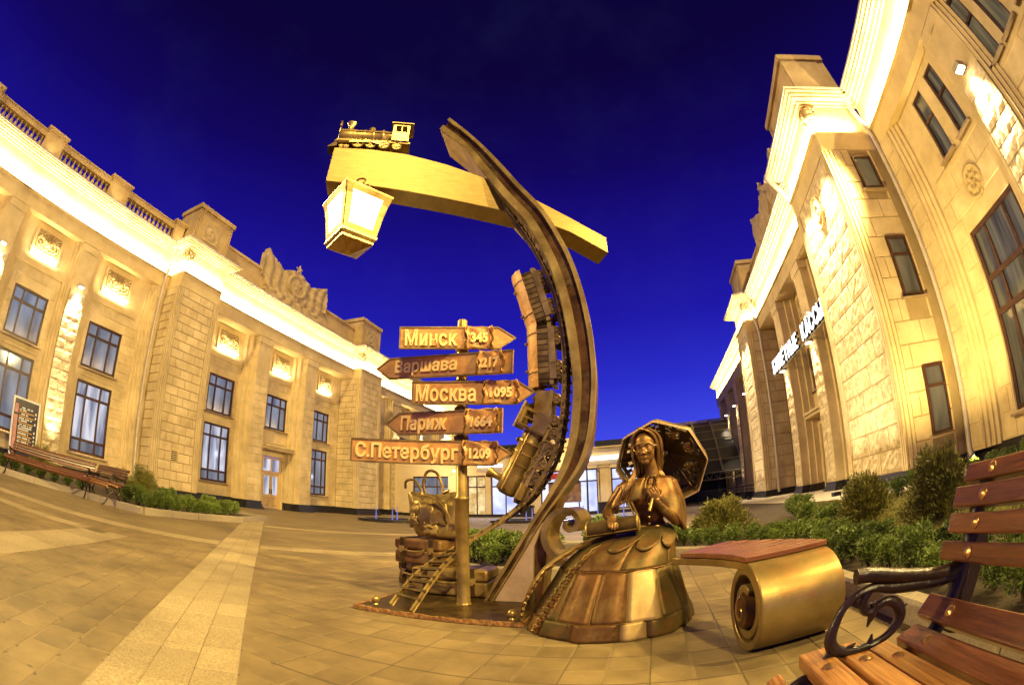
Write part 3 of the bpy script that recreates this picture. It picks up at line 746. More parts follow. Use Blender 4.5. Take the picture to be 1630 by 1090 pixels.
def wing(side):
    left = side == 'left'
    if left:
        F = Face(-21.5, 1); root = thing('station_wing', 'cream station wing with a roof balustrade and tall windows, behind the two benches', 'building', (-21.5, 20, 0), 0, 'wings of the station')
        b1, b2, end = (11.4, 14.2), (28.3, 31.2), 52.0
    else:
        F = Face(8.7, -1); root = thing('station_wing', 'cream station wing carrying the lit ticket office sign, with a rough corner bay', 'building', (8.7, 20, 0), 0, 'wings of the station')
        b1, b2, end = (11.0, 15.1), (27.5, 30.6), 52.0
    B = Blocks(root, 285)
    GU, GL = ('glass_reflect_glow', 'glass_reflect_glow') if left else ('glass_dim', 'glass_dim')
    # --- central recess with giant columns
    r0, r1 = b1[1], b2[0]
    wins = [(15.8, 17.8), (20.65, 22.6), (25.45, 27.2)]
    holes = [(a, b, 4.95, 7.05) for a, b in wins] + [(a, b, 1.2, 4.35) for a, b in (wins[0], wins[2])] + [(20.7, 22.5, 0.0, 3.25)]
    mb = MB(); wall_sheet(mb, F.p, r0-.1, r1+.1, -.05, 9.95, holes); mb.build('recess_wall', 'stucco', root)
    B2 = B
    B.lay(lambda a, z: F.M(a, z, .0), r0, r1, .5, 7.9, .44, .9, 'ashlar', holes=[(h[0]-.03, h[1]+.03, h[2]-.12, h[3]+.03) for h in holes]+[(18.3, 19.8, 0, 9), (22.9, 24.4, 0, 9)], single=False)
    for i, (a, b) in enumerate(wins):
        window(root, F.p, a, b, 4.95, 7.05, L3, LR2, GU)
        if i != 1: window(root, F.p, a, b, 1.2, 4.35, L3, LR3, ('glass_bright' if i == 0 else 'glass_glow') if left and i == 0 else GL, glass2='glass_reflect_glow' if left else None)
        medallion(F, root, a+.25, b-.25, light=left)
        mb = MB(); F.box(mb, a-.55, b+.55, 7.95, 8.08, -.02, .07); mb.build('string_course', 'trim', root)
    # the double door under its lintel
    dr = MB(); F.box(dr, 20.72, 20.84, .0, 3.2, -.2, -.08); F.box(dr, 22.36, 22.48, 0, 3.2, -.2, -.08); F.box(dr, 20.84, 22.36, 2.24, 2.36, -.2, -.08); F.box(dr, 20.84, 22.36, 3.1, 3.2, -.2, -.08); F.box(dr, 21.56, 21.64, 2.36, 3.1, -.19, -.09)
    dfr = dr.build('entrance_door', 'door_cream', root)
    for a, b in ((20.85, 21.595), (21.605, 22.35)):
        lf = MB()
        for x0, x1, z0, z1 in ((a, a+.13, .03, 2.23), (b-.13, b, .03, 2.23), (a+.13, b-.13, .03, .2), (a+.13, b-.13, .72, .9), (a+.13, b-.13, 2.05, 2.23)): F.box(lf, x0, x1, z0, z1, -.18, -.12)
        F.box(lf, a+.15, b-.15, .22, .70, -.17, -.14)
        lo = lf.build('door_leaf', 'door_cream', dfr)
        p = MB(); F.box(p, a+.12, b-.12, .88, 2.07, -.155, -.145); p.build('pane', 'glass_bright' if left else 'glass_dim', dfr)
        p = MB(); F.box(p, (b-.10 if a < 21 else a+.06), (b-.06 if a < 21 else a+.10), .95, 1.25, -.12, -.07); p.build('door_handle', 'dark_steel', dfr)
    for a, b in ((20.85, 21.55), (21.65, 22.35)):
        p = MB(); F.box(p, a, b, 2.37, 3.09, -.155, -.145); p.build('pane', 'glass_bright' if left else 'glass_dim', dfr)
    mb = MB(); F.box(mb, 19.85, 22.9, 3.62, 3.78, -.05, .62); F.box(mb, 19.85, 22.9, 3.78, 3.9, -.05, .72); mb.build('door_lintel', 'trim', root)
    mb = MB(); F.box(mb, 20.5, 22.7, 4.08, 4.72, -.02, .05); mb.build('lintel_panel', 'stucco', root)
    for a0, a1 in ((18.5, 19.6), (23.1, 24.2)):
        mb = MB(); F.box(mb, a0, a1, .44, 9.95, -.1, 1.03); F.box(mb, a0-.05, a1+.05, 9.55, 9.93, -.1, 1.09); F.box(mb, a0-.02, a1+.02, 9.45, 9.52, -.1, 1.06)
        F.box(mb, a0-.2, a0, .44, 9.95, -.1, .62); F.box(mb, a1, a1+.2, .44, 9.95, -.1, .62); F.box(mb, a0-.36, a0-.2, .44, 9.95, -.1, .30); F.box(mb, a1+.2, a1+.36, .44, 9.95, -.1, .30)
        mb.build('giant_column', 'stucco', root)
        mb = MB()
        for z0, z1, e in ((-.05, .16, .16), (.16, .30, .11), (.30, .46, .06)): F.box(mb, a0-e, a1+e, z0, z1, -.1, 1.03+e); F.box(mb, a0-.4, a1+.4, z0, z1, -.1, .62+e)
        mb.build('plinth', 'plinth_stone', root)
        B.lay(lambda a, z: F.M(a, z, 1.03), a0+.01, a1-.01, .46, 7.9, .44, a1-a0, 'ashlar' if left else 'rough_stone', single=left)
        if not left: down_light(F, root, (a0+a1)/2, 6.3, 1.03, 260, up=True)
    entablature(F, root, r0, r1, 1.1)
    mb = MB(); F.box(mb, r0, r1, 12.27, 13.85, -.3, .85); F.box(mb, r0, r1, 13.85, 14.02, -.3, .95); mb.build('attic_parapet', 'parapet', root)
    ec = 21.0 if left else 20.6
    height_panel('carved_emblem', 'relief', root, F.M(ec, 14.0, .86), 7.0, 3.2, emblem, 130, 60, emblem_mask, back=-.25)
    mb = MB(); pts = []
    for k in range(10):
        r_ = .34 if k % 2 == 0 else .14; t = math.pi/2+k*math.pi/5; pts.append((ec+r_*math.cos(t), 15.42+r_*math.sin(t)))
    mb.prism(pts, .9, 1.02, lambda u, v, d: F.p(u, v, d)); mb.build('emblem_star', 'relief', root)
    # --- bays
    bay(F, root, B, *b1, front='ashlar' if left else 'rough_stone', rh=.44 if left else .62, bw=.78 if left else 1.35, holes=() if left else [(.16, .96, 1.0, 3.0), (.16, .96, 4.8, 6.75), (.16, .96, 8.3, 9.7)])
    bay(F, root, B, *b2, front='ashlar' if left else 'rough_stone', rh=.44 if left else .62, bw=.78 if left else 1.3)
    # --- beyond the far bay
    f0 = b2[1]; hs = []
    pil = [(35.4, 36.8), (40.2, 41.6), (45.0, 46.4), (49.8, 51.2)]
    xs = [f0+1.6] + [(p[1]+q[0])/2 for p, q in zip(pil[:-1], pil[1:])]
    hs = [(x-1.0, x+1.0, a, b) for x in xs for a, b in ((1.2, 4.35), (4.95, 7.05))]
    mb = MB(); wall_sheet(mb, F.p, f0-.1, end, -.05, 9.95, hs); mb.build('far_wall', 'stucco', root)
    B.lay(lambda a, z: F.M(a, z, 0), f0, end, .5, 7.9, .44, .9, 'ashlar', holes=[(h[0]-.03, h[1]+.03, h[2]-.12, h[3]+.03) for h in hs]+[(p[0]-.3, p[1]+.3, 0, 9) for p in pil], single=False)
    for h in hs: window(root, F.p, *h, L3, LR2 if h[2] > 4 else LR3, 'glass_reflect_glow' if left else 'glass_dim')
    for x in xs: medallion(F, root, x-.75, x+.75, light=left)
    for p in pil:
        pilaster(F, root, B, *p, .6, True, e=150)
        mb = MB(); stepped(F, mb, p[0], .44, 9.95, -1, (.45, .30, .15)); stepped(F, mb, p[1], .44, 9.95, 1, (.45, .30, .15)); mb.build('stepped_jamb', 'stucco', root)
    entablature(F, root, f0, end, .6)
    mb = MB(); F.box(mb, f0, end, 12.27, 13.3, -.3, .3); mb.build('attic_parapet', 'parapet', root)
    mb = MB()
    for z0, z1, e in ((-.05, .2, .13), (.2, .48, .06)): F.box(mb, r0, 20.6, z0, z1, -.1, e); F.box(mb, 22.6, r1, z0, z1, -.1, e); F.box(mb, f0, end, z0, z1, -.1, e)
    mb.build('wall_plinth', 'plinth_stone', root)
    # downpipes in the inner corners
    if left:
        # --- the near stretch with the balustrade
        n0 = -6.0; wn = [(-1.75, .3), (3.05, 5.07), (7.58, 9.65)]
        hs = [(a, b, 4.95, 7.02) for a, b in wn] + [(a, b, 1.2, 4.35) for a, b in wn]
        mb = MB(); wall_sheet(mb, F.p, n0, b1[0]+.1, -.05, 9.95, hs); mb.build('near_wall', 'stucco', root)
        PL = [(-3.7, -2.7), (1.15, 2.15), (5.88, 6.86)]
        B.lay(lambda a, z: F.M(a, z, 0), 2.5, b1[0], .5, 7.9, .44, .95, 'ashlar', holes=[(h[0]-.03, h[1]+.03, h[2]-.12, h[3]+.03) for h in hs]+[(p[0]-.5, p[1]+.5, 0, 9) for p in PL], single=True)
        for i, h in enumerate(hs): window(root, F.p, *h, L3, LR2 if h[2] > 4 else LR3, 'glass_reflect_glow' if h[2] > 4 or i == 4 else 'glass_bright', glass2='glass_reflect_glow')
        for a, b in wn:
            medallion(F, root, a+.28, b-.28)
            mb = MB(); F.box(mb, a-.5, b+.5, 7.95, 8.08, -.02, .07); mb.build('string_course', 'trim', root)
            mb = MB(); F.box(mb, a-.1, b+.1, 4.55, 4.8, -.02, .045); mb.build('apron_moulding', 'trim', root)
        for p in PL:
            pilaster(F, root, B, *p, .6, True, e=1300)
            mb = MB(); stepped(F, mb, p[0], .44, 9.95, -1, (.45, .30, .15)); stepped(F, mb, p[1], .44, 9.95, 1, (.45, .30, .15)); mb.build('stepped_jamb', 'stucco', root)
        mb = MB(); stepped(F, mb, b1[0]-.55, .44, 9.95, -1, (.45, .30, .15)); F.box(mb, b1[0]-.55, b1[0], .44, 9.95, -.02, .55); mb.build('stepped_jamb', 'stucco', root)
        entablature(F, root, n0, b1[0], .6)
        mb = MB()
        for z0, z1, e in ((-.05, .2, .13), (.2, .48, .06)): F.box(mb, n0, b1[0], z0, z1, -.1, e)
        mb.build('wall_plinth', 'plinth_stone', root)
        mb = MB(); F.box(mb, n0, b1[0], 12.27, 12.52, -.1, .62); mb.build('balustrade_base', 'parapet', root)
        mb = MB(); F.box(mb, n0, b1[0], 13.12, 13.40, .18, .60); F.box(mb, n0, b1[0], 13.40, 13.46, .14, .64); mb.build('balustrade_rail', 'parapet', root)
        prof = [(.07, 0), (.07, .05), (.05, .08), (.095, .22), (.10, .30), (.055, .44), (.045, .50), (.07, .53), (.07, .60)]
        bal = MB().lathe(prof, (0, 0, 0), 'z', 10).mesh('baluster', 'parapet', True)
        peds = [(-3.6, -2.4), (1.25, 2.5), (5.95, 7.2), (10.7, 11.35)]
        for a, b in peds:
            mb = MB(); F.box(mb, a, b, 12.27, 13.42, .1, .72); F.box(mb, a-.07, b+.07, 13.42, 13.52, .03, .79); F.box(mb, a-.12, b+.12, 13.52, 13.62, 0, .84); F.box(mb, a-.05, b+.05, 12.27, 12.5, .05, .77); po = mb.build('balustrade_pedestal', 'parapet', root)
            lamp('pedestal_light', 'SPOT', F.p((a+b)/2, 12.32, 1.25), (-F.sg*.8, 0, 1), 26, (1, .8, .42), spot_size=R(80), spot_blend=.8, shadow_soft_size=.05)
        for (a, b) in ((n0, -3.6), (-2.4, 1.25), (2.5, 5.95), (7.2, 10.7)):
            n = max(1, int((b-a)/.285))
            for k in range(n): add('baluster', bal, root, F.p(a+(k+.5)*(b-a)/n, 12.52, .38))
        dp = pipe(root, [F.p(11.05, 12.0, .95), F.p(11.05, 11.5, .95), F.p(11.05, 10.4, .74), F.p(11.05, .9, .72), F.p(11.05, .55, .78), F.p(11.05, .40, 1.0)]); hopper(dp, F.p(11.05, 12.2, .98)); pipe_straps(dp, F.p(11.05, 1.2, .72), F.p(11.05, 10.2, .72), 5)
        # vent grille on the bay
        g = MB(); g.box(F.p(12.45, 1.75, 1.88), F.p(12.87, 2.3, 1.925)); vo = g.build('vent_grille', 'trim', root); sl = MB()
        for k in range(6): sl.box(F.p(12.49, 1.80+k*.08, 1.926), F.p(12.83, 1.84+k*.08, 1.934))
        tag(sl.build('vent_slot', 'plinth_stone', vo), kind='stuff')
    else:
        right_details(F, root, B, b1, b2)
    B.close()
    return root

def right_details(F, root, B, b1, b2):
    # side windows of the near bay, facing the plaza
    def fs(a, z, d): return (a, b1[0]-.002-d, z)
    for (z0, z1) in ((1.17, 2.98), (4.92, 6.72), (8.4, 9.62)):
        window(root, fs, 7.74, 8.5, z0, z1, (1,), (2.2, 1) if z0 < 8 else (1,), 'glass_dim', d=.006, bar=.06)
    G = Face(9.4, -1)
    hs = [(6.55, 8.9, 1.07, 5.62), (1.6, 3.95, 1.07, 5.62)] + [(a, b, 7.6, 9.72) for a, b in ((6.75, 7.35), (7.85, 8.5), (3.2, 3.85), (4.2, 4.85), (2.1, 2.75))]
    mb = MB(); wall_sheet(mb, G.p, -1.5, 11.05, -.05, 9.95, hs); mb.build('near_wall', 'stucco', root)
    B.lay(lambda a, z: G.M(a, z, 0), 1.0, 11.0, .5, 7.3, .62, 1.25, 'ashlar', holes=[(h[0]-.03, h[1]+.03, h[2]-.12, h[3]+.03) for h in hs]+[(4.9, 6.2, 0, 9), (9.5, 11.1, 0, 9)], single=True)
    for h in hs:
        if h[2] < 5: window(root, G.p, *h, (1, 1.5, 1), (3.4, 1.25, 1.9), 'glass_dim', bar=.11)
        else: window(root, G.p, *h, (1,), (1.5, 1), 'glass_dim', bar=.07)
    mb = MB(); G.box(mb, 6.3, 9.3, 7.28, 7.38, -.02, .05); G.box(mb, 1.0, 4.9, 7.28, 7.38, -.02, .05); mb.build('string_course', 'trim', root)
    for a in (7.75, 2.8):
        def ros(x, y):
            d = math.hypot(x, y)
            if d > 1: return .0
            return .05+.03*math.cos(d*14)+.03*math.cos(8*math.atan2(y, x))*(d < .75)
        height_panel('rosette', 'relief', root, G.M(a, 6.45, 0.01), .9, .9, ros, 34, 34, lambda x, y: x*x+y*y < 1.02)
    pilaster(G, root, B, 5.0, 6.1, .32, True, z1=7.9, e=1400)
    mb = MB(); stepped(G, mb, 5.0, .44, 9.95, -1, (.24, .16, .08)); stepped(G, mb, 6.1, .44, 9.95, 1, (.24, .16, .08)); mb.build('stepped_jamb', 'stucco', root)
    mb = MB(); G.box(mb, 10.1, 11.0, .44, 9.95, -.02, .34); stepped(G, mb, 10.1, .44, 9.95, -1, (.26, .18, .10), .16); mb.build('stepped_jamb', 'stucco', root)
    B.lay(lambda a, z: G.M(a, z, .34), 10.12, 10.98, .5, 9.9, .62, .9, 'ashlar', single=False)
    entablature(G, root, -1.5, 11.0, .32)
    mb = MB(); G.box(mb, -1.5, 11.0, 12.27, 13.3, -.3, .05); mb.build('attic_parapet', 'parapet', root)
    mb = MB()
    for z0, z1, e in ((-.05, .2, .13), (.2, .48, .06)): G.box(mb, -1.5, 11.0, z0, z1, -.1, e)
    mb.build('wall_plinth', 'plinth_stone', root)
    dp = pipe(root, [(8.72, 10.86, 12.0), (8.72, 10.80, 11.5), (8.98, 10.80, 10.4), (8.98, 10.80, .55), (8.98, 10.72, .35)], .085); hopper(dp, (8.72, 10.72, 12.1)); pipe_straps(dp, (8.98, 10.8, 1.2), (8.98, 10.8, 10.0), 5, .093)
    dp = pipe(root, [F.p(27.3, 12.0, 1.5), F.p(27.3, 11.2, 1.4), F.p(27.3, 9.9, 1.16), F.p(27.3, .3, 1.16)], .09)
    # cased pipe heads that stick out over the cornice
    for (y, z, D) in ((15.25, 11.7, 1.9), (27.35, 12.0, 1.2)):
        mb = MB(); mb.tube([F.p(y, z-1.0, D-.2), F.p(y, z+.1, D+.45)], .12, 10); po = mb.build('downpipe', 'gutter_metal', root, smooth=True); hopper(po, F.p(y, z+.38, D+.5))
    # round medallion high on the rough bay
    def ros(x, y):
        d = math.hypot(x, y); return .07+.04*math.cos(d*13) if d < 1 else 0
    height_panel('rosette', 'relief', root, F.M(13.0, 8.9, 1.9), .9, 1.2, ros, 30, 30, lambda x, y: x*x+y*y < 1.02)
    for (ys, D, e) in (((11.9, 13.0, 14.2), 1.9, 2300), ((28.2, 29.6), 1.9, 1800)):  # spots and ground boxes added to brighten the rough bay fronts
        for y in ys:
            lamp('flood_and_fill_beam', 'SPOT', F.p(y, 10.2, D+.75), (-F.sg*.12, 0, -1), e*1.3, (1, .82, .52), spot_size=R(75), spot_blend=.9, shadow_soft_size=.1)
            lamp('flood_and_fill_beam', 'SPOT', F.p(y, .25, D+.95), (-F.sg*.17, 0, 1), e*.22, (1, .82, .52), spot_size=R(75), spot_blend=.9, shadow_soft_size=.1)
            g = MB(); g.box(F.p(y-.12, .02, D+.82), F.p(y+.12, .22, D+1.08)); g.build('added_uplight', 'dark_steel', root)
    # security camera and small fixture
    mb = MB(); mb.obox(F.p(26.2, 2.75, .25), (1, -.5, -.2), (.5, 1, 0), (0, 0, 1), .13, .05, .05); mb.box(F.p(26.25, 2.70, 0), F.p(26.3, 2.8, .2)); mb.build('security_camera', 'trim', root)
    # the lit ticket office sign: letters on a rail hung between the columns
    t = thing('ticket_office_sign', 'row of glowing white letters on a rail hung across giant columns', 'sign', F.p(19.8, 6.6, 1.35))
    mb = MB(); mb.box(F.p(15.2, 6.42, 1.22), F.p(25.1, 6.48, 1.30)); mb.box(F.p(15.2, 6.95, 1.20), F.p(25.1, 6.99, 1.24)); mb.build('sign_rail', 'pale_steel', t)
    txt = 'БИЛЕТНЫЕ КАССЫ'; n = len(txt); L = 8.6; a = 24.2
    for k, ch in enumerate(txt):
        if ch == ' ': continue
        me, w, h = text_mesh(ch, .92, 'sign_white', .02, .012, .85)
        y = 24.75-(k+.5)*L/n
        m = Matrix((Vector((0, -1, 0)), Vector((0, 0, 1)), Vector((-1, 0, 0)))).transposed().to_4x4(); m.translation = F.p(y, 6.83, 1.44)
        lo = add('letter', me, t, M=m)
        me2 = me.copy(); me2.materials.clear(); me2.materials.append(MAT['dark_steel'])
        for v in me2.vertices: v.co.z = v.co.z*3.0; v.co.x *= 1.04; v.co.y *= 1.04
        m2 = m.copy(); m2.translation = F.p(y, 6.83, 1.355)
        add('letter_box', me2, t, M=m2)
wing('left')
wing('right')
# fill spots added around the right near wall's one fixture, thrown across the square
for (y, z, tgt, e) in ((5.5, 8.6, (-9, 4.5, 0.5), 5200), (9.0, 9.0, (-20, 18, 3), 9000), (0.5, 8.6, (-20, 3, 5), 8000)):
    p = Vector((8.3, y, z)); lamp('square_fill_spot', 'SPOT', p, Vector(tgt)-p, e*(1.35 if tgt[0] < -15 else .8), WARM, spot_size=R(100), spot_blend=.6, shadow_soft_size=.22)

# spots without fixtures, added above the left roof edge to brighten the right wing
for (y, tgt, e) in ((3.0, (9, 6, 5), 16000), (9.5, (7, 13, 5), 12000), (24.0, (7.6, 24, 4), 17000)):
    p = Vector((-20.2, y, 14.2)); lamp('square_fill_spot', 'SPOT', p, Vector(tgt)-p, e, WARM, spot_size=R(60), spot_blend=.7, shadow_soft_size=.25)
lamp('square_fill_spot', 'SPOT', (6.2, 7.2, .5), Vector((7.9, 11, 5.6))-Vector((6.2, 7.2, .5)), 3600, WARM, spot_size=R(95), spot_blend=.8, shadow_soft_size=.2)  # fill spot added low on the lawn to brighten the bay's side wall

# ---------------------------------------------------------------- the low cross wing with shop fronts
def cross_wing():
    root = thing('shop_building', 'low cream building with lit glass shop fronts at the far end of the square', 'building', (-7, 36, 0))
    Y = 36.0
    def fr(a, z, d): return (a, Y-d, z)
    def bx(mb, x0, x1, z0, z1, d0, d1): mb.box((x0, Y-d0, z0), (x1, Y-d1, z1))
        # openings between piers
    holes = [(-19.2, -15.9, .25, 3.35), (-14.3, -12.7, .1, 3.35), (-12.3, -9.9, .1, 3.35), (-8.3, -3.9, .15, 3.5), (-2.9, 0.4, .3, 3.45)]
    mb = MB(); wall_sheet(mb, fr, -21.3, 1.3, -.05, 4.9, holes, .5); mb.build('front_wall', 'shop_wall', root)
    for (a, b, z0, z1), g in zip(holes, ('glass_reflect_glow', 'glass_glow', 'shop_glass', 'shop_glass', 'shop_glass')):
        n = 2 if b-a < 3 else 3
        f = window(root, fr, a, b, z0, z1, (1,)*n, (2.6, 1), g, d=-.3, ledge=False, bar=.09, name='shop_front')
    for x in (-15.2, -9.3, -3.35, .8):
        mb = MB(); bx(mb, x-.32, x+.32, 0, 3.5, -.02, .28); bx(mb, x-.40, x+.40, 3.5, 3.68, -.02, .36); bx(mb, x-.45, x+.45, 3.68, 3.8, -.02, .42); mb.build('pier', 'shop_wall', root)
        mb = MB(); bx(mb, x-.48, x+.48, -.02, .78, -.02, .46); bx(mb, x-.54, x+.54, .78, .9, -.02, .52); mb.build('pier_base', 'plinth_stone', root)
    mb = MB(); bx(mb, -21.3, 1.3, -.05, .24, -.1, .06); mb.build('wall_plinth', 'plinth_stone', root)
    mb = MB(); bx(mb, -21.3, -4.2, 4.85, 5.0, -.5, .22); bx(mb, -21.3, -4.2, 5.0, 5.12, -.5, .34); bx(mb, -4.2, 1.3, 4.85, 4.98, -.5, .22); bx(mb, -4.2, 1.3, 4.98, 5.08, -.5, .34); mb.build('cornice', 'trim', root)
    mb = MB(); bx(mb, -9.2, -4.1, 4.9, 5.75, -.6, .12); bx(mb, -9.3, -4.0, 5.75, 5.9, -.6, .22); mb.build('attic', 'shop_wall', root)
    mb = MB(); bx(mb, -21.3, -9.3, 5.12, 5.75, -6, -.2); bx(mb, -4.0, 1.3, 5.08, 5.6, -6, -.3); mb.build('roof', 'roof_dark', root)
    def sign(x0, x1, z0, z1, name, label, m_='sign_white'):
        o = MB(); bx(o, x0, x1, z0, z1, .3, .42); r_ = o.build(name, m_); tag(r_, label, 'sign'); return r_
    sign(-13.2, -11.2, 3.98, 4.22, 'light_sign', 'long white light box over the glowing door of the low shop building')
    sign(-4.5, -2.1, 4.05, 4.35, 'light_sign', 'white light box on the low shop building beside the lady\'s parasol')
    p = MB(); bx(p, -7.7, -5.2, 1.0, 2.6, -.24, -.20); po = p.build('window_poster', 'poster_dark', root)
    p = MB(); bx(p, -8.2, -6.2, 2.85, 3.3, -.24, -.20); p.build('window_poster', 'red_print', root)
    for (x, z, e) in ((-13, 3.0, 90), (-6, 3.2, 260), (-1.2, 3.2, 120)):
        lamp('shop_front_light', 'AREA', (x, 34.9, z), (0, -.7, -.7), e, (.72, .76, 1.0), shape='RECTANGLE', size=3.0, size_y=.5)
    lamp('wall_wash', 'SPOT', (-6, 34.2, 4.0), (0, 1, .4), 420, (1, .78, .42), spot_size=R(120), spot_blend=.9, shadow_soft_size=.2)
    lamp('wall_wash', 'SPOT', (-16, 33.0, 3.2), (0, 1, .1), 620, (1, .8, .48), spot_size=R(130), spot_blend=.9, shadow_soft_size=.2)
    # a bluish-white street lantern in front of the shops
    t = thing('lamp_post', 'slim dark post with a bluish white lantern before the shop fronts', 'street lamp', (-4.1, 31.5, 0))
    MB().lathe([(.14, 0), (.14, .25), (.07, .35), (.05, 3.6), (.05, 3.75)], (0, 0, 0), 'z', 12).build('post', 'dark_steel', t, True, (0, 0, 0), False)
    MB().lathe([(.09, 3.75), (.24, 3.95), (.26, 4.75), (.10, 4.9)], (0, 0, 0), 'z', 12).build('lantern', 'sign_white', t, True, (0, 0, 0), False)
    lamp('lamp_post_light', 'POINT', (-4.1, 31.0, 4.3), None, 120, (.65, .7, 1.0), shadow_soft_size=.3)
    for (x, y, z, lab) in ((-15.2, 35.7, 3.75, 'small glaring floodlight on the low shop building, seen just left of the signpost pole'), (1.2, 35.7, 4.75, 'small glaring floodlight on the end of the low shop building, behind the parasol')):
        t = thing('wall_floodlight', lab, 'floodlight', (x, y, z)); MB().box((-.14, -.06, -.10), (.14, .3, .10)).build('housing', 'dark_steel', t, at=(0, 0, 0), world=False); MB().ball((0, -.10, 0), .10, 12, (1, .5, .8)).build('lens', 'bulb', t, True, at=(0, 0, 0), world=False)
    # fountains: low dark rims with glowing jets
    for i, (x, y, r_, lab) in enumerate(((-12.3, 21.2, 1.75, 'low round fountain basin with blue lit jets behind the bronze handbag and suitcases'), (-6.3, 24.6, 1.9, 'low round fountain basin with blue lit jets behind the rail track of the monument'), (-2.1, 21.5, 1.7, 'low round fountain basin behind the curled end of the bronze bench'))):
        t = thing('fountain', lab, 'fountain', (x, y, 0), 0, 'fountains in the far square')
        MB().lathe([(r_, 0), (r_+.12, .02), (r_+.12, .14), (r_-.12, .14), (r_-.12, .03)], (0, 0, 0), 'z', 40, cap=False).build('basin_rim', 'plinth_stone', t, True, (0, 0, 0), False)
        MB().lathe([(.02, .035), (r_-.13, .035)], (0, 0, 0), 'z', 40, cap=False).build('water', 'fountain_glow' if i < 2 else 'shop_glass', t, False, (0, 0, 0), False)
        for k in range(4):
            a = k*1.57+.4; MB().lathe([(.05, .04), (.03, .4), (.012, .75)], (r_*.55*math.cos(a), r_*.55*math.sin(a), 0), 'z', 8).build('water_jet', 'fountain_glow', t, True, (0, 0, 0), False)
    # glazed canopy over the platforms, beyond the right wing
    t = thing('platform_canopy', 'curved steel lattice canopy over dark platforms, beside the wing with the ticket sign', 'canopy', (4.0, 44, 0))
    rib = MB(); pur = MB(); X0, X1 = -1.0, 8.3
    def cz(u): return 9.6*math.sin(R(8+62*u))**.8-.2
    prof = [(44+u*-.0, 0) for u in (0,)]
    def P(x, u): return (x, 41.5+9*u, 2.5+5.9*math.sin(u*math.pi/2))
    for k in range(6):
        x = X0+k*(X1-X0)/5; m2 = MB(); m2.tube([P(x, u/12) for u in range(13)], .09, 6); m2.build('canopy_rib', 'canopy_steel', t, True)
    for k in range(9):
        m2 = MB(); m2.tube([P(X0, k/8), P(X1, k/8)], .045, 6); m2.build('purlin', 'canopy_steel', t, True)
    m2 = MB()
    for k in range(12):
        a = X0+k*(X1-X0)/12; b = a+(X1-X0)/12; m2.tube([(a, 41.5, 1.9), ((a+b)/2, 41.5, 2.5), (b, 41.5, 1.9)], .035, 5)
    m2.tube([(X0, 41.5, 1.9), (X1, 41.5, 1.9)], .05, 5); tag(m2.build('truss', 'canopy_steel', t, True), kind='stuff')
    m2 = MB(); m2.add([P(X0, u/8) for u in range(9)]+[P(X1, u/8) for u in range(9)], [(i, i+1, i+10, i+9) for i in range(8)]); o = m2.build('canopy_glazing', 'roof_dark', t); o.location.z -= .12; o.location.y += .1
    m2 = MB(); m2.box((X0, 50.4, 0), (X1+.3, 50.7, 8.3)); m2.build('end_wall', 'roof_dark', t)
    for k in range(3):
        MB().box((X0+1+k*3, 42, 0), (X0+1.25+k*3, 42.25, 2.7)).build('post', 'dark_steel', t)
    # balustrade fence in front of the canopy
    t = thing('iron_fence', 'low black iron fence beyond the far bay of the wing with ticket sign', 'fence', (5.0, 33, 0))
    MB().box((3.2, 32.98, .92), (7.3, 33.02, .98)).build('top_rail', 'dark_steel', t); MB().box((3.2, 32.98, .70), (7.3, 33.02, .74)).build('lower_rail', 'dark_steel', t); MB().box((3.2, 32.98, .1), (7.3, 33.02, .14)).build('bottom_rail', 'dark_steel', t)
    me = MB().box((-.012, -.012, 0), (.012, .012, .92)).mesh('baluster', 'dark_steel')
    for k in range(34): add('fence_bar', me, t, (3.26+k*.12, 33, .02))
cross_wing()
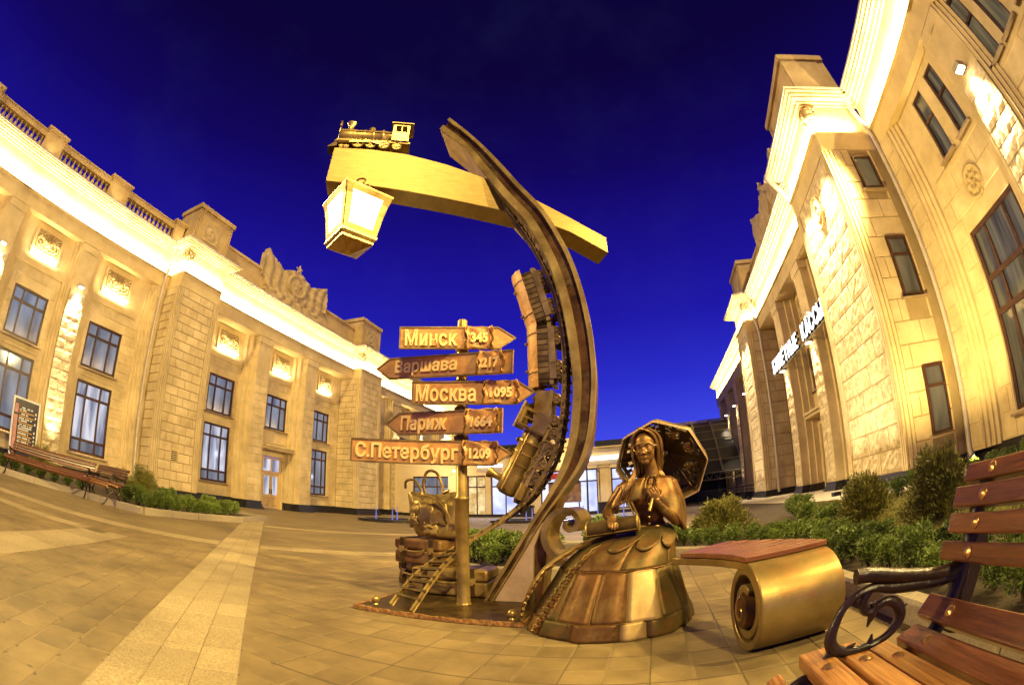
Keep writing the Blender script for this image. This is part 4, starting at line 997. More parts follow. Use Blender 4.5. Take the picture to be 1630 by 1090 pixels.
# ---------------------------------------------------------------- the railway monument
def monument():
    t = thing('rail_arch_monument', 'tall bronze rail arch over a rusty base plate, crossed by a beam near its tip', 'monument', (-1.4, 3.9, 0))
    inner = [(-1.39, .0), (-1.29, .18), (-1.12, .46), (-.96, .72), (-.83, .92), (-.72, 1.12), (-.63, 1.37), (-.59, 1.63), (-.57, 1.89), (-.59, 2.23), (-.63, 2.58), (-.70, 2.91), (-.79, 3.18), (-.93, 3.51), (-1.15, 3.85), (-1.38, 4.26), (-1.64, 4.73), (-1.95, 5.13)]
    outer = [(-1.31, .0), (-1.195, .19), (-1.015, .48), (-.85, .745), (-.69, .955), (-.52, 1.19), (-.44, 1.42), (-.40, 1.66), (-.375, 1.93), (-.38, 2.26), (-.42, 2.61), (-.49, 2.95), (-.59, 3.25), (-.74, 3.60), (-.97, 3.97), (-1.21, 4.38), (-1.47, 4.79), (-1.82, 5.28)]
    I = catmull([(x, 0, z) for x, z in inner], 4); O = catmull([(x, 0, z) for x, z in outer], 4)
    YF, YB = 3.80, 4.26
    def ring(lo, hi, yf, yb, lean=0.0):
        out = []
        for i, o in zip(I, O):
            w = (o-i); nrm = w.normalized()
            a = i+w*lo; b = i+w*hi
            out.append([(a.x, yf, a.z), (b.x, yf, b.z), (b.x-nrm.x*lean*.4, yb, b.z-nrm.z*lean*.4), (a.x-nrm.x*lean, yb, a.z-nrm.z*lean)])
        return out
    def loft(sections, name, m, par=t, smooth=False):
        n = len(sections[0]); mb = MB()
        for s in sections: mb.v += s
        for k in range(len(sections)-1):
            for j in range(n): mb.f.append((k*n+j, k*n+(j+1) % n, (k+1)*n+(j+1) % n, (k+1)*n+j))
        mb.f += [tuple(range(n-1, -1, -1)), tuple(range((len(sections)-1)*n, len(sections)*n))]
        return mb.build(name, m, par, smooth, angle=35)
    loft(ring(0.03, .97, YF+.035, YB, .07), 'arch_web', 'bronze_red', smooth=True)
    loft(ring(0, .36, YF, YF+.05), 'arch_inner_flange', 'bronze_olive', smooth=True)
    loft(ring(.80, 1, YF-.01, YF+.05), 'arch_outer_flange', 'bronze_olive', smooth=True)
    loft(ring(-.02, .03, YF+.03, YB+.02, .075), 'arch_soffit_plate', 'bronze_olive', smooth=True)
    # welded foot behind the lower end of the ribbon
    mb = MB(); mb.prism([(-1.31, 0), (-.97, 0), (-.955, .28), (-.945, .50), (-.86, .72), (-.98, .60), (-1.12, .33)], YF+.02, YF+.30, lambda u, v, d: (u, d, v))
    o = mb.build('arch_foot', 'bronze_pale', t, smooth=False); bevel(o, .012)
    mb = MB(); mb.prism([(-.955, 0), (-.90, 0), (-.83, .62), (-.70, .98), (-.85, .72), (-.945, .5)], YF+.05, YF+.36, lambda u, v, d: (u, d, v)); bevel(mb.build('arch_foot_rib', 'bronze_red', t), .01)
    # base plate with its rusty edge and four ball studs
    mb = MB(); mb.box((-2.16, 3.10, .004), (-.86, 4.78, .032)); p = mb.build('base_plate', 'bronze_dark', t)
    rr = random.Random(5); mb = MB()
    xs = [-2.17+k*1.32/44 for k in range(45)]
    for a, b in zip(xs[:-1], xs[1:]):
        w = rr.uniform(0, .010); mb.box((a, 3.085-w, .003), (b, 3.10, .034+rr.uniform(-.004, .005)))
    mb.box((-2.185, 3.085, .003), (-2.16, 4.78, .036)); mb.box((-.86, 3.085, .003), (-.84, 4.78, .035))
    o = mb.build('plate_edge', 'rust', p); tag(o, kind='stuff')
    for x, y in ((-2.06, 3.22), (-.95, 3.19), (-.93, 4.0), (-2.05, 4.6)):
        m2 = MB(); m2.lathe([(.024, .03), (.016, .045)], (x, y, 0), 'z', 12); m2.ball((x, y, .075), .035, 14); m2.build('ball_stud', 'bronze_bright', t, True)
    # the crossing beam: gently arched, tapering to the right
    P0 = Vector((-1.255, 3.90, 0)); d = Vector((-.866, -.5, 0)); n = Vector((-.5, .866, 0))
    prof = [(1.82, 4.46, 3.97), (1.4, 4.455, 3.94), (1.0, 4.42, 3.90), (.55, 4.32, 3.845), (.137, 4.19, 3.79), (-.415, 3.98, 3.71), (-.8, 3.80, 3.60), (-1.22, 3.60, 3.40)]
    secs = []
    for s, zt, zb in prof:
        a = P0+d*s; b = a+n*.27
        secs.append([(a.x, a.y, zb), (a.x, a.y, zt), (b.x, b.y, zt), (b.x, b.y, zb)])
    n4 = 4; mb = MB()
    for s in secs: mb.v += s
    for k in range(len(secs)-1):
        for j in range(4): mb.f.append((k*4+j, k*4+(j+1) % 4, (k+1)*4+(j+1) % 4, (k+1)*4+j))
    mb.f += [(3, 2, 1, 0), tuple(range((len(secs)-1)*4, len(secs)*4))]
    bevel(mb.build('crossing_beam', 'brushed', t), .008)
    # ---- the rail track: two rails on sleepers, rising from the plate up the inside of the arch
    fr = [(-1.69, 3.13, .033), (-1.66, 3.22, .13), (-1.63, 3.36, .25), (-1.59, 3.50, .36), (-1.53, 3.64, .46), (-1.455, 3.75, .561), (-1.354, 3.84, .639), (-1.148, 3.92, .795), (-1.001, 3.94, .921), (-.888, 3.95, 1.065), (-.811, 3.95, 1.18), (-.733, 3.95, 1.331), (-.663, 3.95, 1.598), (-.641, 3.95, 1.777), (-.621, 3.95, 2.021), (-.618, 3.95, 2.257), (-.643, 3.95, 2.543), (-.69, 3.95, 2.789), (-.773, 3.95, 3.055), (-.922, 3.95, 3.413), (-1.186, 3.95, 3.887), (-1.33, 3.95, 4.13)]
    fr = [(x-.035*min(1, max(0, (z-.9)/.6)), y, z) for x, y, z in fr]
    FR = catmull(fr, 6); N = len(FR)
    def side(i):
        z = FR[i].z; w = min(1, max(0, (z-.05)/.9)); w = w*w*(3-2*w)
        v = Vector((-.17, .02, 0)).lerp(Vector((0, .21, 0)), w)
        T = (FR[min(i+1, N-1)]-FR[max(i-1, 0)]).normalized(); v = v-T*v.dot(T)
        return v.normalized()*.205, T
    for nm, k in (('rail', 0.0), ('rail', 1.0)):
        path = []
        for i in range(N):
            S, T = side(i); U = S.cross(T).normalized()
            if U.x > 0 and FR[i].z > 1: U = -U
            if FR[i].z <= 1 and U.z < 0: U = -U
            path.append((FR[i]+S*k, S.normalized(), U))
        MB().sweep(path, [(u*.95, v*1.1) for u, v in ((-.014, -.012), (.014, -.012), (.014, -.006), (.005, -.002), (.005, .010), (.011, .013), (.011, .022), (-.011, .022), (-.011, .013), (-.005, .010), (-.005, -.002), (-.014, -.006))]).build('rail', 'bronze', t, False)
    acc = 0.0
    for i in range(1, N-1):
        acc += (FR[i]-FR[i-1]).length
        if acc > .088:
            acc -= .088; S, T = side(i); U = S.cross(T).normalized()
            MB().obox(FR[i]+S*.5-U*(.018 if (U.x < 0 or FR[i].z <= 1) else -.018), S, T, U, .122, .012, .007).build('sleeper', 'bronze_dark', t)
            if FR[i].z > .5:
                m2 = MB(); m2.ball(FR[i]-S.normalized()*.045-U*.012*(1 if U.x < 0 else -1), .011, 6); tag(m2.build('rail_spike', 'bronze_bright', t, True), kind='stuff') if False else m2.build('rail_spike', 'bronze_bright', t, True)
    def frame_at(z):
        i = min(range(N), key=lambda k: abs(FR[k].z-z)); S, T = side(i); U = T.cross(S).normalized()
        if U.x > 0: U = -U
        Y = S.normalized(); X = Y.cross(U).normalized()
        m = Matrix((X, Y, U)).transposed().to_4x4(); m.translation = FR[i]+S*.5+U*.024
        return m
    def vehicle(name, label, cat, M, group=None):
        o = thing(name, label, cat); o.matrix_world = M; o.matrix_basis = M; ORG[o.name] = Vector((0, 0, 0)); tag(o, group=group); return o
    def loc(mb, name, m, par, smooth=False): return mb.build(name, m, par, smooth, (0, 0, 0), world=False)
    def wheels(o, xs, r, w=.10):
        for x in xs:
            for s in (-1, 1):
                m2 = MB(); m2.lathe([(r, -.010), (r, .006), (r*.86, .008), (r*.80, -.002), (r*.3, -.002), (r*.26, .012), (.001, .012)], (x, s*w, r), (0, s, 0), 18)
                for k in range(6):
                    a = k*math.pi/3; m2.obox((x+.5*r*math.cos(a), s*(w+.003), r+.5*r*math.sin(a)), (math.cos(a), 0, math.sin(a)), (0, 1, 0), (-math.sin(a), 0, math.cos(a)), r*.40, .004, .004)
                loc(m2, 'wheel', 'bronze', o, True)
    def wagon(M, label):
        o = vehicle('model_carriage', label, 'model wagon', M, 'model train on the arch'); L, W = .285, .115
        loc(MB().box((-L, -W, .085), (L, W, .12)), 'underframe', 'bronze_olive', o)
        m2 = MB(); m2.box((-.24, -W-.012, .055), (.24, -W+.004, .115)); m2.box((-.10, -W-.018, .065), (.10, -W-.012, .10)); loc(m2, 'side_sill', 'bronze_bright', o)
        m2 = MB(); m2.box((-L+.05, -W+.012, .12), (L-.05, W-.012, .235)); loc(m2, 'body', 'bronze_olive', o)
        for k in range(9):
            x = -L+.075+k*.0525
            m2 = MB(); m2.box((x-.021, -W+.002, .122), (x+.021, -W+.014, .228)); loc(m2, 'plank', 'bronze', o)
        m2 = MB()
        for sx in (-1, 1):
            for sy in (-1, 1): m2.box((sx*(L-.045), sy*(W-.02), .12), (sx*(L-.02), sy*(W-.005), .24))
            m2.box((sx*(L-.03)-.006, -W+.02, .16), (sx*(L-.03)+.006, W-.02, .172))
        loc(m2, 'end_rail', 'bronze_dark', o)['kind'] = 'stuff'
        prof = [(-W-.022, .215), (-W-.005, .262), (-W*.6, .315), (0, .338), (W*.6, .315), (W+.005, .262), (W+.022, .215), (W+.012, .215), (W-.005, .25), (W*.55, .30), (0, .322), (-W*.55, .30), (-W+.005, .25), (-W-.012, .215)]
        m2 = MB(); m2.prism(prof, -L-.02, L+.02, lambda u, v, d_: (d_, u, v)); ro = loc(m2, 'roof', 'copper', o, True)
        m2 = MB()
        for x in (-.17, .19): m2.sweep([((x-.004, 0, 0), (0, 1, 0), (0, 0, 1)), ((x+.004, 0, 0), (0, 1, 0), (0, 0, 1))], [(u*1.02, v*1.012) for u, v in prof])
        loc(m2, 'roof_seam', 'bronze_dark', ro)['kind'] = 'stuff'
        for x in (-.14, .12): loc(MB().lathe([(.013, .30), (.013, .335), (.018, .34), (.004, .348)], (x, -.055, 0), 'z', 10), 'roof_vent', 'bronze', ro, True)
        wheels(o, (-.20, -.115, .115, .20), .042)
        loc(MB().tube([(L, 0, .075), (L+.05, 0, .075)], .012, 6), 'coupling', 'bronze_dark', o)
        return o
    wagon(frame_at(2.78), 'upper model carriage with copper barrel roof, climbing the inside of the bronze arch')
    wagon(frame_at(2.16), 'lower model carriage with copper barrel roof, between the other carriage and the coal tender')
    o = vehicle('model_tender', 'small model tender heaped with lumpy coal behind the model locomotive on the arch', 'model wagon', frame_at(1.67), 'model train on the arch')
    loc(MB().box((-.165, -.105, .08), (.165, .105, .11)), 'underframe', 'bronze_olive', o)
    m2 = MB()
    for a, b in (((-.155, -.10, .11), (.155, -.088, .235)), ((-.155, .088, .11), (.155, .10, .235)), ((-.155, -.088, .11), (-.143, .088, .235)), ((.143, -.088, .11), (.155, .088, .20)), ((-.14, -.087, .11), (.14, .087, .13))): m2.box(a, b)
    loc(m2, 'tub', 'bronze_bright', o)
    m2 = MB(); rr = random.Random(9)
    for k in range(46): m2.ball((rr.uniform(-.13, .12), rr.uniform(-.075, .075), .20+rr.uniform(0, .07)), rr.uniform(.018, .034), 6, (1, rr.uniform(.7, 1.2), rr.uniform(.7, 1.1)))
    tag(loc(m2, 'coal', 'bronze_dark', o), kind='stuff')
    wheels(o, (-.10, .09), .042)
    def loco(M, label, k=1.0, name='model_locomotive'):
        """Local x runs from the cab (+) to the smokebox (-)."""
        o = vehicle(name, label, 'model locomotive', M, 'model locomotives on the monument')
        loc(MB().box((-.34, -.085, .085), (.33, .085, .105)), 'running_board', 'bronze_olive', o)
        loc(MB().lathe([(.001, -.345), (.075, -.345), (.082, -.335), (.082, -.21), (.078, -.20), (.078, .06), (.082, .065), (.082, .075), (.078, .08), (.078, .16)], (0, 0, .185), 'x', 24), 'boiler', 'bronze', o, True)
        m2 = MB()
        for x in (-.20, -.11, -.02, .07): m2.lathe([(.0835, x-.005), (.0835, x+.005)], (0, 0, .185), 'x', 24)
        loc(m2, 'boiler_band', 'bronze_bright', o, True)['kind'] = 'stuff'
        loc(MB().lathe([(.001, -.362), (.05, -.360), (.066, -.348), (.066, -.343)], (0, 0, .185), 'x', 20), 'smokebox_door', 'bronze_dark', o, True)
        loc(MB().lathe([(.032, .25), (.026, .275), (.026, .315), (.042, .345), (.046, .36), (.036, .362), (.034, .35)], (-.265, 0, 0), 'z', 18), 'chimney', 'bronze_bright', o, True)
        loc(MB().lathe([(.036, .24), (.034, .285), (.026, .305), (.004, .315)], (-.05, 0, 0), 'z', 16), 'steam_dome', 'bronze', o, True)
        loc(MB().lathe([(.022, .25), (.02, .28), (.004, .292)], (.06, 0, 0), 'z', 12), 'sand_dome', 'bronze', o, True)
        m2 = MB()
        for a, b in (((.16, -.105, .105), (.31, -.095, .21)), ((.16, .095, .105), (.31, .105, .21)), ((.155, -.105, .105), (.165, .105, .29)), ((.16, -.105, .285), (.31, -.095, .31)), ((.16, .095, .285), (.31, .105, .31)), ((.16, -.105, .21), (.182, -.095, .285)), ((.288, -.105, .21), (.31, -.095, .285)), ((.16, .095, .21), (.182, .105, .285)), ((.288, .095, .21), (.31, .105, .285)), ((.232, -.105, .21), (.24, -.096, .285)), ((.232, .096, .21), (.24, .105, .285))): m2.box(a, b)
        cab = loc(m2, 'cab', 'bronze_bright', o)
        pr = [(-.125, .305), (-.07, .328), (0, .337), (.07, .328), (.125, .305), (.125, .314), (.07, .338), (0, .348), (-.07, .338), (-.125, .314)]
        loc(MB().prism(pr, .135, .345, lambda u, v, dd: (dd, u, v)), 'cab_roof', 'bronze_olive', cab)
        for s in (-1, 1):
            loc(MB().lathe([(.001, -.34), (.030, -.34), (.030, -.22), (.001, -.22)], (0, s*.088, .075), 'x', 14), 'cylinder', 'bronze', o, True)
            m2 = MB(); m2.obox((-.06, s*.112, .062), (1, 0, .04), (0, 1, 0), (0, 0, 1), .17, .005, .007); m2.obox((-.20, s*.112, .07), (1, 0, 0), (0, 1, 0), (0, 0, 1), .06, .004, .005); m2.obox((.0, s*.117, .055), (1, 0, -.3), (0, 1, 0), (0, 0, 1), .09, .004, .006); loc(m2, 'connecting_rod', 'bronze_bright', o)
            loc(MB().tube([(-.33, s*.084, .205), (.15, s*.084, .205)], .006, 6), 'handrail', 'bronze_bright', o, True)
        wheels(o, (-.30, -.255), .028, .075); wheels(o, (-.15, -.03, .09), .055, .095); wheels(o, (.21,), .045, .09)
        m2 = MB(); m2.prism([(-.345, .095), (-.43, .02), (-.43, .012), (-.345, .03)], -.075, .075, lambda u, v, dd: (u, dd, v)); loc(m2, 'cow_catcher', 'bronze_dark', o)
        m2 = MB(); m2.box((-.355, -.095, .075), (-.34, .095, .10))
        for s in (-1, 1): m2.lathe([(.016, 0), (.016, .022), (.003, .024)], (-.355, s*.06, .088), (-1, 0, 0), 10)
        loc(m2, 'buffer_beam', 'bronze', o)
        return o
    Ml = frame_at(1.20); Ml = Ml @ Matrix.Diagonal((1.16, 1.05, 1.30, 1)); loco(Ml, 'larger model locomotive running down the track below the coal tender on the arch')
    a = P0+d*1.38+n*.085
    m = Matrix((d*-1, Vector((0, 0, 1)).cross(d*-1), Vector((0, 0, 1)))).transposed().to_4x4(); m.translation = (a.x, a.y, 4.462); m = m @ Matrix.Diagonal((1.22, 1, 1.32, 1))
    o = loco(m, 'small model steam locomotive standing on the tip of the crossing beam above the lantern')
    # star and lamp bracket on its nose
    m2 = MB(); pts = []
    for k in range(10):
        r_ = .045 if k % 2 == 0 else .02; an = math.pi/2+k*math.pi/5; pts.append((r_*math.cos(an), .345+r_*math.sin(an)))
    m2.prism(pts, -.372, -.360, lambda u, v, dd: (dd, u, v)); m2.box((-.369, -.006, .24), (-.362, .006, .31)); loc(m2, 'nose_star', 'bronze_bright', o)
monument()

def lantern():
    c = Vector((-2.40, 3.055, 0)); ax = Vector((.48, .877, 0)).normalized(); ay = Vector((-.877, .48, 0)).normalized()
    t = thing('hanging_lantern', 'big glowing four sided bronze lantern hanging on a ring under the crossing beam', 'lantern', (c.x, c.y, 3.0))
    def sq(h, z): return [c+ax*(sx*h)+ay*(sy*h)+Vector((0, 0, z)) for sx, sy in ((-1, -1), (1, -1), (1, 1), (-1, 1))]
    # concave sides: half sizes from top to bottom
    lv = [(.250, 3.60), (.222, 3.50), (.200, 3.38), (.184, 3.27), (.172, 3.17)]
    for k in range(4):
        g = MB(); e = .80
        for h, z in lv:
            q = sq(h-.006, z); a, b = q[k], q[(k+1) % 4]; m_ = (a+b)/2; g.v += [tuple(m_+(a-m_)*.98), tuple(m_+(b-m_)*.98)]
        g.f += [(2*i, 2*i+1, 2*i+3, 2*i+2) for i in range(len(lv)-1)]
        g.build('lantern_pane', 'lantern_glass', t, fix=False)
        # the frame round each pane: two posts' halves and two bars, standing proud
        f = MB()
        for w0, w1 in ((-1, -.70), (.70, 1)):
            for (h0, z0), (h1, z1) in zip(lv[:-1], lv[1:]):
                P = []
                for h, z in ((h0, z0), (h1, z1)):
                    q = sq(h, z); a, b = q[k], q[(k+1) % 4]; m_ = (a+b)/2; u = (b-m_); n_ = (m_-(c+Vector((0, 0, z)))).normalized()
                    P += [m_+u*w0, m_+u*w1, m_+u*w1+n_*.012, m_+u*w0+n_*.012]
                f.add(P, [(0, 1, 5, 4), (1, 2, 6, 5), (2, 3, 7, 6), (3, 0, 4, 7), (0, 3, 2, 1), (4, 5, 6, 7)])
        for (h0, z0, h1, z1) in ((.250, 3.60, .236, 3.545), (.180, 3.225, .172, 3.17)):
            P = []
            for h, z in ((h0, z0), (h1, z1)):
                q = sq(h, z); a, b = q[k], q[(k+1) % 4]; m_ = (a+b)/2; u = (b-m_); n_ = (m_-(c+Vector((0, 0, z)))).normalized()
                P += [m_-u, m_+u, m_+u+n_*.010, m_-u+n_*.010]
            f.add(P, [(0, 1, 5, 4), (1, 2, 6, 5), (2, 3, 7, 6), (3, 0, 4, 7), (0, 3, 2, 1), (4, 5, 6, 7)])
        f.build('lantern_frame', 'bronze', t)
    r = MB(); a = sq(.262, 3.60); b = sq(.262, 3.62); d_ = sq(.16, 3.70); e_ = sq(.05, 3.76)
    r.v += [tuple(p) for p in a+b+d_+e_]
    for k in range(3):
        for j in range(4): r.f.append((k*4+j, k*4+(j+1) % 4, (k+1)*4+(j+1) % 4, (k+1)*4+j))
    r.f += [(3, 2, 1, 0), (12, 13, 14, 15)]; r.build('lantern_roof', 'bronze_bright', t)
    r = MB(); a = sq(.186, 3.166); b = sq(.186, 3.14); f_ = sq(.165, 3.11); g_ = sq(.165, 3.09); h_ = sq(.03, 3.02)
    r.v += [tuple(p) for p in a+b+f_+g_+h_]
    for k in range(4):
        for j in range(4): r.f.append((k*4+j, k*4+(j+1) % 4, (k+1)*4+(j+1) % 4, (k+1)*4+j))
    r.f += [(0, 1, 2, 3), (19, 18, 17, 16)]; r.build('lantern_base', 'bronze_bright', t)
    r = MB()
    for s in (-1, 1):
        r.tube(catmull([c+Vector((s*.02, 0, 3.76)), c+Vector((s*.09, 0, 3.78)), c+Vector((s*.12, 0, 3.74)), c+Vector((s*.08, 0, 3.72)), c+Vector((s*.16, 0, 3.68))], 5), .016, 6)
    r.build('crown_scroll', 'bronze', t, True)
    r = MB(); r.tube([c+Vector((.055*math.cos(k*math.pi/10), .01*math.sin(k*.6), 3.845+.055*math.sin(k*math.pi/10))) for k in range(20)], .011, 8, closed=True); r.lathe([(.03, 3.75), (.018, 3.79), (.012, 3.80)], (c.x, c.y, 0), 'z', 10); r.build('hanging_ring', 'bronze', t, True)
lantern()

def signpost():
    t = thing('signpost', 'bronze signpost with five arrow boards naming cities and distances, standing on the base plate', 'signpost', (-1.48, 3.62, 0))
    MB().lathe([(.066, .03), (.055, .05), (.055, .90), (.063, .905), (.063, .925), (.047, .935), (.045, 2.43), (.040, 2.445), (.001, 2.45)], (-1.48, 3.62, 0), 'z', 24).build('pole', 'bronze', t, True, angle=60)
    MB().lathe([(.056, 2.16), (.056, 2.17)], (-1.48, 3.62, 0), 'z', 20).build('pole_ring', 'bronze_bright', t, True)
    for (za, zb) in ((2.10, 2.13), (1.87, 1.90), (1.62, 1.67), (1.39, 1.43)):
        MB().lathe([(.060, za), (.064, (za+zb)/2), (.060, zb)], (-1.48, 3.62, 0), 'z', 20).build('pole_collar', 'bronze_dark', t, True)
    B = [('Минск', '345', 2.253, -.538, .46, 1, -23.5, 1.3, -.266, .443, .140, .156, 'arrow board lettered Минск 345, topmost on the pole'),
         ('Варшава', '217', 2.018, -.82, .484, -1, 2, -3, -.305, .60, .30, .156, 'arrow board lettered Варшава 217, pointing left'),
         ('Москва', '1095', 1.777, -.408, .617, 1, -13.4, -1, -.118, .50, .336, .198, 'arrow board lettered Москва 1095, in the middle of the pole'),
         ('Париж', '1664', 1.534, -.72, .403, -1, 6, -2.3, -.315, .45, .234, .203, 'arrow board lettered Париж 1664, pointing left'),
         ('С.Петербург', '1209', 1.281, -.914, .409, 1, -17.9, -.75, -.445, .85, .154, .188, 'arrow board lettered С.Петербург 1209, lowest and longest')]
    for (w, nmb, z, x0, x1, dirn, ang, rollv, wc, ww, nc, nw, lab) in B:
        h = .098; tip = .15
        Xv = Vector((math.cos(R(ang)), -math.sin(R(ang)), 0)); Zr = R(rollv); nY = Vector((-math.sin(R(ang)), -math.cos(R(ang)), 0))
        Xr = Xv*math.cos(Zr)+Vector((0, 0, 1))*math.sin(Zr); Ur = Vector((0, 0, 1))*math.cos(Zr)-Xv*math.sin(Zr)
        base = Vector((-1.48, 3.62, z))+nY*.066
        def P(u, v, dd): return tuple(base+Xr*u+Ur*v+nY*dd)
        rr = random.Random(w)
        if dirn > 0: poly = [(x0, -h), (x1-tip, -h*1.02), (x1, .0), (x1-tip, h*1.02), (x0, h)]
        else: poly = [(x0, -.0), (x0+tip, -h), (x1, -h*1.0), (x1, h*1.0), (x0+tip, h)]
        mb = MB(); mb.prism(poly, 0, .022, P); bo = mb.build('sign_board', 'copper', t); bo['label'] = lab; bevel(bo, .004)
        # raised rim
        mb = MB(); ins = .016; k = len(poly); cx_ = sum(p[0] for p in poly)/k
        for i in range(k):
            a, b = Vector(poly[i]), Vector(poly[(i+1) % k]); e = (b-a).normalized(); nn = Vector((-e.y, e.x)); 
            q = [a, b, b+nn*.012-e*.004, a+nn*.012+e*.004]
            mb.prism([(p.x, p.y) for p in q], .0225, .030, P)
        mb.build('board_rim', 'bronze', bo)
        # crumpled plate behind the number
        mb = MB(); nx, ny = 16, 10; pw, ph = nw*1.38, h*2.02
        for j in range(ny+1):
            for i in range(nx+1):
                u = (i/nx-.5); v = (j/ny-.5)
                uu = nc+u*pw*(1+.10*math.sin(v*9+len(w))); vv = v*ph*(1+.06*math.sin(u*11))
                dd = .030+.006*math.sin(u*9+v*6)+.022*max(0, abs(u)*2-.80)/.2+rr.uniform(0, .003)
                if u > .38 and v > .25: dd += .02
                mb.v.append(P(uu, vv, dd))
        for j in range(ny):
            for i in range(nx): mb.f.append((j*(nx+1)+i, j*(nx+1)+i+1, (j+1)*(nx+1)+i+1, (j+1)*(nx+1)+i))
        po = mb.build('number_plate', 'copper', bo, True, fix=False, angle=50); so = po.modifiers.new('thick', 'SOLIDIFY'); so.thickness = .006; so.offset = -1
        for s_, (i0) in (('l', -.5), ('r', .5)):
            m2 = MB(); pts = [P(nc+i0*pw+.012*math.sin(q*1.7+len(nmb)), (q/6-.5)*ph*.92, .046+.006*math.sin(q)) for q in range(7)]
            m2.tube(pts, [.004, .009, .007, .010, .008, .009, .004], 7); m2.build('rolled_edge', 'bronze_red', bo, True)
        M0 = Matrix((Xr, Ur, nY)).transposed().to_4x4()
        me, tw, th = text_mesh(w, .2, 'gold_letter', .008, .005, 1.0, 1.06)
        sx, sy = ww/tw, (.158 if w[0] not in 'МВ' else .145)/th
        for v in me.vertices: v.co.x *= sx; v.co.y *= sy
        M = M0.copy(); M.translation = P(wc, -.004 if w[0] in 'МВ' else -.012, .031); lo = add('lettering', me, bo, M=M)
        me, tw, th = text_mesh(nmb, .12, 'gold_letter', .005, .006, 1.0, 1.05)
        sx, sy = nw*.92/tw, .088/th
        for v in me.vertices: v.co.x *= sx; v.co.y *= sy
        M = M0.copy(); M.translation = P(nc, -.004, .047); add('lettering', me, bo, M=M)
signpost()

